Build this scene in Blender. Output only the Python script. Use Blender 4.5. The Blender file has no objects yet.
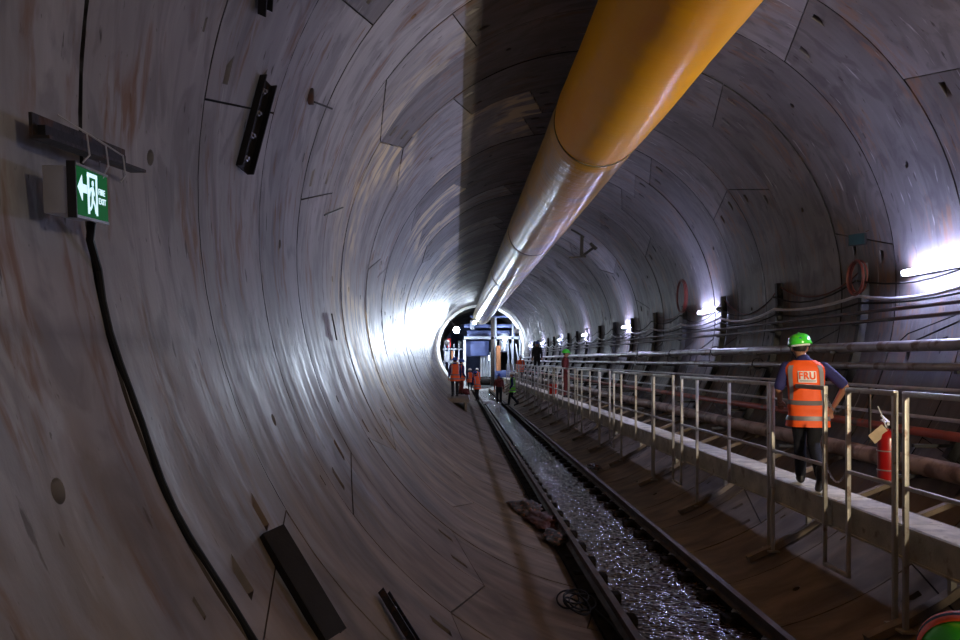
import bpy, bmesh, math, random
from mathutils import Vector, Matrix, noise
random.seed(7)
sc = bpy.context.scene
col = sc.collection
PI = math.pi
R = 3.8                      # inner radius of the lining
ZC = 3.8                     # height of the tunnel axis above the invert
CAMX, CAMZ, FPX = -2.24, 2.765, 750.0
RW = 1.43                    # ring width
Y0 = 3.12                    # a ring joint
def V(*a): return Vector(a)
def cyl_pt(th, y, r=R):      # th in degrees from the crown, positive to the right
    a = math.radians(th)
    return V(r*math.sin(a), y, ZC + r*math.cos(a))
def at(px, Y): return CAMX + (px-455.0)*Y/FPX     # survey helpers: photo column / row to metres
def zt(py, Y): return CAMZ + (360.0-py)*Y/FPX

# ------------------------------------------------------------------ materials
def nodes_of(name):
    m = bpy.data.materials.new(name); m.use_nodes = True
    nt = m.node_tree; b = nt.nodes['Principled BSDF']
    return m, nt, b
def mat(name, rgb, rough=.5, metal=0, var=.25, scale=6, bump=.15, rust=None, rust_amt=.5, coat=0, bscale=None, spec=None):
    m, nt, b = nodes_of(name)
    N = nt.nodes; L = nt.links
    tc = N.new('ShaderNodeTexCoord')
    n1 = N.new('ShaderNodeTexNoise'); n1.inputs['Scale'].default_value = scale; n1.inputs['Detail'].default_value = 6
    L.new(tc.outputs['Object'], n1.inputs['Vector'])
    cr = N.new('ShaderNodeValToRGB')
    lo = [c*(1-var) for c in rgb]; hi = [min(1, c*(1+var)) for c in rgb]
    cr.color_ramp.elements[0].position = .3; cr.color_ramp.elements[1].position = .7
    cr.color_ramp.elements[0].color = (*lo, 1); cr.color_ramp.elements[1].color = (*hi, 1)
    L.new(n1.outputs['Fac'], cr.inputs['Fac'])
    out = cr.outputs['Color']
    if rust:
        n2 = N.new('ShaderNodeTexNoise'); n2.inputs['Scale'].default_value = scale*1.7; n2.inputs['Detail'].default_value = 8
        L.new(tc.outputs['Object'], n2.inputs['Vector'])
        r2 = N.new('ShaderNodeValToRGB'); r2.color_ramp.elements[0].position = .62-.25*rust_amt; r2.color_ramp.elements[1].position = .72-.2*rust_amt
        L.new(n2.outputs['Fac'], r2.inputs['Fac'])
        mx = N.new('ShaderNodeMixRGB'); mx.inputs[2].default_value = (*rust, 1)
        L.new(r2.outputs['Color'], mx.inputs[0]); L.new(out, mx.inputs[1]); out = mx.outputs[0]
    L.new(out, b.inputs['Base Color'])
    b.inputs['Roughness'].default_value = rough; b.inputs['Metallic'].default_value = metal
    if coat: b.inputs['Coat Weight'].default_value = coat; b.inputs['Coat Roughness'].default_value = .15
    if spec is not None: b.inputs['Specular IOR Level'].default_value = spec
    if bump:
        n3 = N.new('ShaderNodeTexNoise'); n3.inputs['Scale'].default_value = bscale or scale*6; n3.inputs['Detail'].default_value = 5
        L.new(tc.outputs['Object'], n3.inputs['Vector'])
        bp = N.new('ShaderNodeBump'); bp.inputs['Strength'].default_value = bump; bp.inputs['Distance'].default_value = .01
        L.new(n3.outputs['Fac'], bp.inputs['Height']); L.new(bp.outputs['Normal'], b.inputs['Normal'])
    return m
def emit(name, rgb, s):
    m, nt, b = nodes_of(name)
    b.inputs['Base Color'].default_value = (*rgb, 1)
    b.inputs['Emission Color'].default_value = (*rgb, 1); b.inputs['Emission Strength'].default_value = s
    return m

def concrete(name, base, mud_h, mud_amt):
    m, nt, b = nodes_of(name); N = nt.nodes; L = nt.links
    def math_(op, a, c=None, clamp=False):
        n = N.new('ShaderNodeMath'); n.operation = op; n.use_clamp = clamp
        for i, x in enumerate((a, c)):
            if x is None: continue
            if isinstance(x, (int, float)): n.inputs[i].default_value = x
            else: L.new(x, n.inputs[i])
        return n.outputs[0]
    def ramp(f, p0, p1, c0=(0,0,0), c1=(1,1,1)):
        n = N.new('ShaderNodeValToRGB'); e = n.color_ramp.elements
        e[0].position = p0; e[1].position = p1; e[0].color = (*c0, 1); e[1].color = (*c1, 1)
        L.new(f, n.inputs['Fac']); return n.outputs['Color']
    def noise_(s, y, scale=1, detail=6, off=0, dist=0):
        c = N.new('ShaderNodeCombineXYZ'); L.new(math_('MULTIPLY', arc, s), c.inputs[0]); L.new(math_('MULTIPLY', yy, y), c.inputs[1]); c.inputs[2].default_value = off
        n = N.new('ShaderNodeTexNoise'); n.inputs['Scale'].default_value = scale; n.inputs['Detail'].default_value = detail; n.inputs['Distortion'].default_value = dist
        L.new(c.outputs[0], n.inputs['Vector']); return n.outputs['Fac']
    def mix(f, a, c, mode='MIX'):
        n = N.new('ShaderNodeMixRGB'); n.blend_type = mode
        for i, x in enumerate((f, a, c)):
            if isinstance(x, (int, float)): n.inputs[i].default_value = x
            elif isinstance(x, tuple): n.inputs[i].default_value = (*x, 1)
            else: L.new(x, n.inputs[i])
        return n.outputs[0]
    tc = N.new('ShaderNodeTexCoord'); sp = N.new('ShaderNodeSeparateXYZ'); L.new(tc.outputs['Object'], sp.inputs[0])
    yy = sp.outputs[1]
    arc = math_('MULTIPLY', math_('ARCTAN2', sp.outputs[0], math_('SUBTRACT', sp.outputs[2], ZC)), R)
    c = ramp(noise_(.6, .9, 1, 8), .3, .72, tuple(x*.68 for x in base), tuple(x*1.28 for x in base))
    # tone of each precast segment
    at_ = N.new('ShaderNodeAttribute'); at_.attribute_name = 'tone'
    c = mix(1.0, c, at_.outputs['Color'], 'MULTIPLY')
    # float finish marks running round the ring
    c = mix(math_('MULTIPLY', ramp(noise_(.55, 7, 1.4, 9, 3, .6), .52, .70), .20), c, tuple(x*1.75 for x in base))
    c = mix(math_('MULTIPLY', ramp(noise_(.5, 5, 1.2, 9, 8, .8), .55, .70), .38), c, tuple(x*.38 for x in base))
    # patchy blotches
    c = mix(math_('MULTIPLY', ramp(noise_(1.6, 3.2, 1, 7, 15, 1.2), .50, .62), .55), c, tuple(x*.5 for x in base))
    # light scuffs
    c = mix(math_('MULTIPLY', ramp(noise_(2.0, 16, 1, 5, 20, .4), .66, .73), .4), c, (.6, .6, .62))
    # dark splashes
    c = mix(math_('MULTIPLY', ramp(noise_(3.5, 13, 1, 5, 31), .655, .70), .8), c, (.035, .03, .028))
    c = mix(math_('MULTIPLY', ramp(noise_(16, 34, 1, 2, 37), .72, .76), .6), c, (.03, .027, .026))
    # rust stains
    c = mix(math_('MULTIPLY', math_('MULTIPLY', ramp(noise_(.9, 2.5, 1.1, 6, 44, .5), .52, .62), ramp(noise_(2.2, 11, 1.3, 6, 46, .5), .44, .6)), mud_amt), c, (.22, .115, .06))
    # warm light reflections painted as cream patches on the left wall
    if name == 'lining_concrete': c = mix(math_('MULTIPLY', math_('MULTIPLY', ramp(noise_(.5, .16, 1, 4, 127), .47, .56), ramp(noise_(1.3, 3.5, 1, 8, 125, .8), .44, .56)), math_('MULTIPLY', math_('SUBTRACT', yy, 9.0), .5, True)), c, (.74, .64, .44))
    # mud, low on the lining
    h = sp.outputs[2]
    low = math_('MULTIPLY', math_('SUBTRACT', mud_h, math_('ADD', h, math_('MULTIPLY', math_('SUBTRACT', noise_(.8, 1.6, 1, 6, 50), .5), 2.6))), .7, True)
    mudc = ramp(noise_(1.3, 2.6, 1, 9, 61, .6), .32, .7, (.13, .098, .070), (.31, .235, .165))
    c = mix(math_('MULTIPLY', low, .9), c, mudc)
    # darker band at one height along the lining
    d = math_('ABSOLUTE', math_('SUBTRACT', h, 2.86))
    band = math_('SUBTRACT', 1.0, math_('MULTIPLY', d, 12.0), True)
    c = mix(math_('MULTIPLY', math_('MULTIPLY', band, ramp(noise_(.5, .8, 1, 4, 70), .35, .55)), .5), c, tuple(x*.42 for x in base))
    L.new(c, b.inputs['Base Color'])
    rg = N.new('ShaderNodeMapRange'); rg.inputs[1].default_value = .3; rg.inputs[2].default_value = .7; rg.inputs[3].default_value = .38; rg.inputs[4].default_value = .60; b.inputs['Specular IOR Level'].default_value = .22
    L.new(noise_(.7, 5, 1.3, 8, 80, .5), rg.inputs[0]); L.new(math_('ADD', rg.outputs[0], math_('MULTIPLY', low, .3), True), b.inputs['Roughness'])
    b1 = N.new('ShaderNodeBump'); b1.inputs['Strength'].default_value = .16; b1.inputs['Distance'].default_value = .02
    L.new(noise_(.9, 6, 1.2, 9, 90, .5), b1.inputs['Height'])
    b2 = N.new('ShaderNodeBump'); b2.inputs['Strength'].default_value = .18; b2.inputs['Distance'].default_value = .006
    L.new(noise_(20, 34, 1, 6, 95), b2.inputs['Height']); L.new(b1.outputs[0], b2.inputs['Normal']); L.new(b2.outputs[0], b.inputs['Normal'])
    return m

M = {}
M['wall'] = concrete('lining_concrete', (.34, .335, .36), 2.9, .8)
M['wall_r'] = concrete('lining_concrete_shaded', (.135, .128, .132), 1.9, .6)  # darker copy of the lining, right wall shade put into the colour
M['crown'] = concrete('lining_concrete_crown_shaded', (.18, .172, .18), .5, .5)  # darker copy of the lining, shadow under the crown put into the colour
M['floor'] = concrete('lining_concrete_muddy', (.14, .115, .098), 2.2, .5)
M['void'] = mat('grout_void', (.015, .014, .013), .9, bump=0)
M['steel_dark'] = mat('dark_steel', (.035, .032, .033), .5, .5, .5, 8, .3, rust=(.09, .045, .025), rust_amt=.4)
M['steel_black'] = mat('black_steel', (.014, .014, .016), .55, .2, .3, 8, .2)
M['mudsteel'] = mat('muddy_black_steel', (.016, .013, .011), .95, 0, .4, 6, .3, spec=.04)
M['steel_grey'] = mat('grey_steel', (.30, .30, .32), .42, .6, .3, 5, .2, rust=(.14, .075, .045), rust_amt=.25)
M['galv'] = mat('painted_rail_steel', (.46, .44, .38), .45, .3, .2, 5, .2, rust=(.20, .12, .08), rust_amt=.1)
M['railtop'] = mat('rail_steel', (.085, .066, .052), .6, .1, .4, 4, .15, spec=.3, rust=(.1, .06, .04), rust_amt=.3)
M['deck'] = mat('walkway_grating', (.74, .70, .56), .6, .1, .25, 5, .25, rust=(.4, .36, .28), rust_amt=.1)
M['fascia'] = mat('walkway_fascia', (.42, .39, .29), .6, .15, .3, 4, .5, rust=(.24, .20, .14), rust_amt=.1, bscale=60)
M['timber'] = mat('foot_timber', (.24, .19, .14), .8, 0, .4, 4, .3)
M['rubber'] = mat('black_rubber', (.009, .009, .010), .75, 0, .3, 10, .1, spec=.25)
M['cable_grey'] = mat('grey_cable_sheath', (.42, .43, .48), .4, 0, .2, 6, .1)
M['cable_red'] = mat('red_cable_sheath', (.09, .016, .012), .45, 0, .3, 6, .1)
M['pipe'] = mat('grey_pipe', (.32, .31, .33), .33, .45, .35, 3, .15, rust=(.13, .09, .07), rust_amt=.3)
M['pipe_dark'] = mat('dark_pipe', (.07, .06, .065), .45, .4, .35, 3, .2, rust=(.10, .045, .035), rust_amt=.5)
M['pipe_red'] = mat('red_oxide_pipe', (.33, .06, .035), .5, 0, .35, 3, .15, rust=(.10, .07, .06), rust_amt=.35)
M['pipe_rust'] = mat('rusty_slurry_pipe', (.32, .22, .17), .5, .1, .35, 2.2, .25, rust=(.12, .065, .04), rust_amt=.6)
M['yellow_hose'] = mat('yellow_hose', (.5, .30, .03), .5, 0, .3, 4, .1)
M['tube'] = emit('lamp_tube_light', (.58, .61, 1.0), 200)
M['fixture'] = mat('lamp_housing', (.62, .62, .66), .4, .1, .1, 8, 0)
M['flood'] = emit('flood_glass', (.72, .84, 1.0), 90)
M['gantry_fill'] = emit('gantry_fill_light_glass', (.72, .84, 1.0), 420)
M['small_fill'] = emit('small_fill_light_glass', (.72, .84, 1.0), 260)
M['warm'] = emit('warm_work_light_glass', (1.0, .80, .55), 170)
M['green'] = mat('green_helmet', (.06, .72, .04), .28, 0, .06, 5, 0, coat=.5)
M['white'] = mat('white_paint', (.75, .75, .74), .45, 0, .1, 5, .05)
M['blue_helmet'] = mat('blue_helmet', (.03, .07, .35), .3, 0, .1, 5, 0)
M['skin'] = mat('skin', (.33, .16, .095), .5, 0, .12, 8, .1)
M['hair'] = mat('black_hair', (.012, .010, .009), .6, 0, .3, 30, .2)
M['navy'] = mat('navy_cloth', (.018, .018, .11), .8, 0, .25, 8, .4, bscale=14)
M['black_cloth'] = mat('dark_trousers', (.005, .0055, .010), .85, 0, .4, 8, .4, bscale=12)
M['boot'] = mat('black_boot', (.016, .015, .016), .4, 0, .3, 12, .3)
M['orange'] = mat('orange_vest', (1.0, .115, .012), .6, 0, .08, 7, .5, bscale=11)
M['lime'] = mat('lime_vest', (.22, .8, .05), .65, 0, .1, 7, .4, bscale=12)
M['tape'] = mat('grey_reflective_tape', (.17, .16, .17), .4, .2, .2, 8, .1)
M['tape_l'] = mat('silver_reflective_tape', (.42, .41, .44), .35, .3, .15, 8, .1)
M['brown_cloth'] = mat('dark_red_jacket', (.13, .018, .016), .8, 0, .3, 8, .4)
M['ext_red'] = mat('extinguisher_red', (.34, .006, .006), .3, 0, .1, 8, 0, coat=.4)
M['card'] = mat('buff_card_tag', (.38, .29, .19), .8, 0, .15, 12, .1)
M['red_box'] = mat('red_plastic', (.75, .03, .015), .45, 0, .1, 8, 0)
M['mudrag'] = mat('muddy_sacking', (.032, .024, .02), .6, 0, .5, 9, .8, rust=(.30, .10, .05), rust_amt=.3, bscale=22)
M['reddish'] = mat('faded_red_cloth', (.06, .018, .014), .7, 0, .4, 9, .8, bscale=22)
M['sheet'] = mat('white_plastic_sheet_and_glare', (.7, .7, .72), .5, 0, .15, 6, .5, bscale=12)
M['sign_black'] = mat('sign_housing', (.012, .012, .014), .4, 0, .2, 8, 0)
M['sign_edge'] = mat('sign_aluminium', (.5, .52, .56), .3, .7, .1, 8, 0)
M['sign_green'] = emit('sign_green_face', (.002, .06, .014), .7)
M['sign_white'] = emit('sign_white_symbol', (.62, .85, .95), .75)
for k_ in ('sign_green', 'sign_white'):
    b_ = M[k_].node_tree.nodes['Principled BSDF']; b_.inputs['Specular IOR Level'].default_value = .05; b_.inputs['Roughness'].default_value = .7
M['sign_dim'] = mat('dull_teal_panel', (.004, .018, .022), .35, 0, .2, 8, 0)
M['gantry_blue'] = mat('blue_gantry_steel', (.09, .12, .28), .45, .3, .3, 1.5, .1)
M['gantry_grey'] = mat('grey_gantry_steel', (.32, .35, .42), .45, .4, .3, 1.5, .1)
M['copper'] = mat('rust_orange_column', (.42, .17, .07), .5, .2, .3, 2, .1)
M['tank'] = mat('pale_tank', (.6, .63, .68), .4, .2, .2, 1.5, .1)
M['cab_white'] = mat('cabinet_white', (.55, .57, .62), .5, .1, .2, 2, 0)
M['zip'] = mat('duct_seam', (.10, .07, .02), .5, 0, .2, 8, 0)

def duct_mat(name, rgb, patch_rgb, patch_amt, rough, bmp=.5, coat=.35):
    m, nt, b = nodes_of(name); N = nt.nodes; L = nt.links
    tc = N.new('ShaderNodeTexCoord')
    mp = N.new('ShaderNodeMapping'); mp.inputs['Scale'].default_value = (1.2, .35, 1.2); L.new(tc.outputs['Object'], mp.inputs[0])
    n1 = N.new('ShaderNodeTexNoise'); n1.inputs['Scale'].default_value = 1.4; n1.inputs['Detail'].default_value = 7; n1.inputs['Distortion'].default_value = .5; L.new(mp.outputs[0], n1.inputs[0])
    cr = N.new('ShaderNodeValToRGB'); cr.color_ramp.elements[0].position = .62-.3*patch_amt; cr.color_ramp.elements[1].position = .85-.3*patch_amt
    cr.color_ramp.elements[0].color = (*rgb, 1); cr.color_ramp.elements[1].color = (*patch_rgb, 1)
    L.new(n1.outputs['Fac'], cr.inputs['Fac']); L.new(cr.outputs[0], b.inputs['Base Color'])
    b.inputs['Roughness'].default_value = rough
    b.inputs['Coat Weight'].default_value = coat; b.inputs['Coat Roughness'].default_value = .12; b.inputs['Specular IOR Level'].default_value = .2
    # wrinkles running round the duct
    m2 = N.new('ShaderNodeMapping'); m2.inputs['Scale'].default_value = (.9, 7, .9); L.new(tc.outputs['Object'], m2.inputs[0])
    n2 = N.new('ShaderNodeTexNoise'); n2.inputs['Scale'].default_value = 1.6; n2.inputs['Detail'].default_value = 5; L.new(m2.outputs[0], n2.inputs[0])
    bp = N.new('ShaderNodeBump'); bp.inputs['Strength'].default_value = bmp; bp.inputs['Distance'].default_value = .03
    L.new(n2.outputs['Fac'], bp.inputs['Height']); L.new(bp.outputs[0], b.inputs['Normal']); L.new(bp.outputs[0], b.inputs['Coat Normal'])
    return m
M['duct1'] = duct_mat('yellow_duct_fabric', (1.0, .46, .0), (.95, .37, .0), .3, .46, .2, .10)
M['duct2'] = duct_mat('brownish_yellow_duct_fabric', (.80, .42, .02), (.50, .34, .13), .5, .28, .6, .6)  # fabrics from here on greyed, floodlight glare put into their colour
M['duct3'] = duct_mat('yellow_duct_fabric_glare', (.85, .58, .12), (.62, .56, .42), .55, .28, .6, .7)
M['duct4'] = duct_mat('pale_duct_fabric_glare', (.85, .70, .34), (.75, .72, .64), .7, .28, .6, .7)

# muddy water
def water_mat():
    m, nt, b = nodes_of('muddy_water'); N = nt.nodes; L = nt.links
    tc = N.new('ShaderNodeTexCoord')
    n0 = N.new('ShaderNodeTexNoise'); n0.inputs['Scale'].default_value = 2.2; n0.inputs['Detail'].default_value = 6; L.new(tc.outputs['Object'], n0.inputs[0])
    cr = N.new('ShaderNodeValToRGB'); cr.color_ramp.elements[0].color = (.022, .015, .010, 1); cr.color_ramp.elements[1].color = (.07, .05, .036, 1); L.new(n0.outputs['Fac'], cr.inputs[0]); L.new(cr.outputs[0], b.inputs['Base Color'])
    b.inputs['Roughness'].default_value = .045; b.inputs['IOR'].default_value = 1.45; b.inputs['Specular IOR Level'].default_value = .9
    n1 = N.new('ShaderNodeTexNoise'); n1.inputs['Scale'].default_value = 4.5; n1.inputs['Detail'].default_value = 3.5; n1.inputs['Distortion'].default_value = 1.0; L.new(tc.outputs['Object'], n1.inputs[0])
    n2 = N.new('ShaderNodeTexVoronoi'); n2.inputs['Scale'].default_value = 13; L.new(tc.outputs['Object'], n2.inputs[0])
    ad = N.new('ShaderNodeMath'); ad.operation = 'ADD'; L.new(n1.outputs['Fac'], ad.inputs[0])
    ml = N.new('ShaderNodeMath'); ml.operation = 'MULTIPLY'; ml.inputs[1].default_value = .35; L.new(n2.outputs['Distance'], ml.inputs[0]); L.new(ml.outputs[0], ad.inputs[1])
    bp = N.new('ShaderNodeBump'); bp.inputs['Strength'].default_value = 1.0; bp.inputs['Distance'].default_value = .03; L.new(ad.outputs[0], bp.inputs['Height']); L.new(bp.outputs[0], b.inputs['Normal'])
    return m
M['water'] = water_mat()

# ------------------------------------------------------------------ mesh helpers
class MB:
    def __init__(s): s.v = []; s.f = []; s.col = []
    def add(s, vs, fs):
        o = len(s.v); s.v += [tuple(v) for v in vs]; s.f += [tuple(i+o for i in f) for f in fs]; return s
    def box(s, c, size, rot=None, bev=0):
        hx, hy, hz = (d/2 for d in size); b = min(bev, hx*.9, hy*.9, hz*.9)
        m = rot if rot is not None else Matrix.Identity(3); c = Vector(c)
        if b <= 0:
            vs = [c + m @ V(x, y, z) for x in (-hx, hx) for y in (-hy, hy) for z in (-hz, hz)]
            return s.add(vs, [(0,1,3,2), (4,6,7,5), (0,4,5,1), (2,3,7,6), (0,2,6,4), (1,5,7,3)])
        bm = bmesh.new(); bmesh.ops.create_cube(bm, size=1)
        for v in bm.verts: v.co = V(v.co.x*2*hx, v.co.y*2*hy, v.co.z*2*hz)
        bmesh.ops.bevel(bm, geom=bm.edges[:], offset=b, segments=2, affect='EDGES', profile=.5)
        for i, v in enumerate(bm.verts): v.index = i
        s.add([c + m @ v.co for v in bm.verts], [tuple(v.index for v in f.verts) for f in bm.faces]); bm.free(); return s
    def bar(s, a, b, w, h, up=V(0,0,1), bev=0):      # box between two points
        a, b = Vector(a), Vector(b); d = (b-a); L = d.length; d.normalize()
        x = d.cross(up)
        if x.length < 1e-5: x = d.cross(V(1,0,0))
        x.normalize(); z = x.cross(d)
        return s.box((a+b)/2, (w, L, h), Matrix((x, d, z)).transposed(), bev)
    def tube(s, pts, r, n=10, cap=True, squash=None):
        pts = [Vector(p) for p in pts]; rs = r if isinstance(r, (list, tuple)) else [r]*len(pts)
        o = len(s.v); ref = None
        for i, p in enumerate(pts):
            t = (pts[min(i+1, len(pts)-1)] - pts[max(i-1, 0)]).normalized()
            if ref is None:
                ref = t.cross(V(0,0,1))
                if ref.length < .05: ref = t.cross(V(0,1,0))
            ref = (ref - t*ref.dot(t)).normalized(); bi = t.cross(ref)
            for k in range(n):
                a = 2*PI*k/n; s.v.append(tuple(p + rs[i]*(math.cos(a)*ref + math.sin(a)*bi)))
        for i in range(len(pts)-1):
            for k in range(n):
                k2 = (k+1) % n; s.f.append((o+i*n+k, o+i*n+k2, o+(i+1)*n+k2, o+(i+1)*n+k))
        if cap: s.f.append(tuple(o+k for k in range(n-1, -1, -1))); s.f.append(tuple(o+(len(pts)-1)*n+k for k in range(n)))
        return s
    def lathe(s, prof, c=(0,0,0), n=20, rot=None, sx=1, sy=1):        # prof: (radius, height)
        c = Vector(c); m = rot if rot is not None else Matrix.Identity(3); o = len(s.v)
        for r, z in prof:
            for k in range(n):
                a = 2*PI*k/n; s.v.append(tuple(c + m @ V(r*math.cos(a)*sx, r*math.sin(a)*sy, z)))
        for i in range(len(prof)-1):
            for k in range(n):
                k2 = (k+1) % n; s.f.append((o+i*n+k, o+i*n+k2, o+(i+1)*n+k2, o+(i+1)*n+k))
        s.f.append(tuple(o+k for k in range(n-1, -1, -1))); s.f.append(tuple(o+(len(prof)-1)*n+k for k in range(n)))
        return s
    def ball(s, c, r, n=14, m=9, rot=None):
        if isinstance(r, (int, float)): r = (r, r, r)
        mm = rot if rot is not None else Matrix.Identity(3); c = Vector(c); o = len(s.v)
        s.v.append(tuple(c + mm @ V(0,0,-r[2])))
        for i in range(1, m):
            ph = PI*i/m - PI/2
            for k in range(n):
                a = 2*PI*k/n; s.v.append(tuple(c + mm @ V(r[0]*math.cos(ph)*math.cos(a), r[1]*math.cos(ph)*math.sin(a), r[2]*math.sin(ph))))
        s.v.append(tuple(c + mm @ V(0,0,r[2]))); e = len(s.v)-1
        for k in range(n):
            k2 = (k+1) % n
            s.f.append((o, o+1+k2, o+1+k))
            for i in range(m-2): a = o+1+i*n; s.f.append((a+k, a+k2, a+n+k2, a+n+k))
            s.f.append((o+1+(m-2)*n+k, o+1+(m-2)*n+k2, e))
        return s
    def torus(s, c, R_, r, rot=None, n=20, m=8, sx=1, sy=1):
        mm = rot if rot is not None else Matrix.Identity(3); c = Vector(c); o = len(s.v)
        for i in range(n):
            a = 2*PI*i/n
            for k in range(m):
                b_ = 2*PI*k/m; rr = R_ + r*math.cos(b_)
                s.v.append(tuple(c + mm @ V(rr*math.cos(a)*sx, rr*math.sin(a)*sy, r*math.sin(b_))))
        for i in range(n):
            for k in range(m):
                s.f.append((o+i*m+k, o+((i+1)%n)*m+k, o+((i+1)%n)*m+(k+1)%m, o+i*m+(k+1)%m))
        return s
    def prism(s, poly, d, c=(0,0,0), rot=None):          # poly in local XZ, thickness along local Y
        mm = rot if rot is not None else Matrix.Identity(3); c = Vector(c); n = len(poly)
        vs = [c + mm @ V(x, -d/2, z) for x, z in poly] + [c + mm @ V(x, d/2, z) for x, z in poly]
        return s.add(vs, [tuple(range(n)), tuple(range(2*n-1, n-1, -1))] + [(i, i+n, (i+1)%n+n, (i+1)%n) for i in range(n)])
    def build(s, name, m, parent=None, smooth=40):
        me = bpy.data.meshes.new(name); me.from_pydata(s.v, [], s.f); me.update()
        bm = bmesh.new(); bm.from_mesh(me); bmesh.ops.recalc_face_normals(bm, faces=bm.faces[:])
        if smooth:
            lim = math.radians(smooth)
            for e in bm.edges:
                e.smooth = not (len(e.link_faces) != 2 or e.calc_face_angle(0) > lim)
            for f in bm.faces: f.smooth = True
        bm.to_mesh(me); bm.free()
        me.materials.append(M[m] if isinstance(m, str) else m)
        o = bpy.data.objects.new(name, me); col.objects.link(o)
        if parent is not None:
            o.parent = parent; o.matrix_parent_inverse = Matrix.Identity(4)
            # geometry is written in the parent's local frame
        return o
def tag(o, label=None, cat=None, group=None, kind=None):
    if label: o['label'] = label
    if cat: o['category'] = cat
    if group: o['group'] = group
    if kind: o['kind'] = kind
    return o
def empty(name, loc, label, cat, group=None, rz=0):
    o = bpy.data.objects.new(name, None); col.objects.link(o); o.location = loc; o.rotation_euler = (0, 0, rz); o.empty_display_size = .1
    return tag(o, label, cat, group)
def copy_tree(o, loc=None, label=None, rz=None):
    c = o.copy(); col.objects.link(c)
    def rec(src, dst):
        for ch in list(src.children):
            d = ch.copy(); col.objects.link(d); d.parent = dst; rec(ch, d)
    rec(o, c)
    if loc is not None: c.location = loc
    if rz is not None: c.rotation_euler = (0, 0, rz)
    if label: c['label'] = label
    return c

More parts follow.
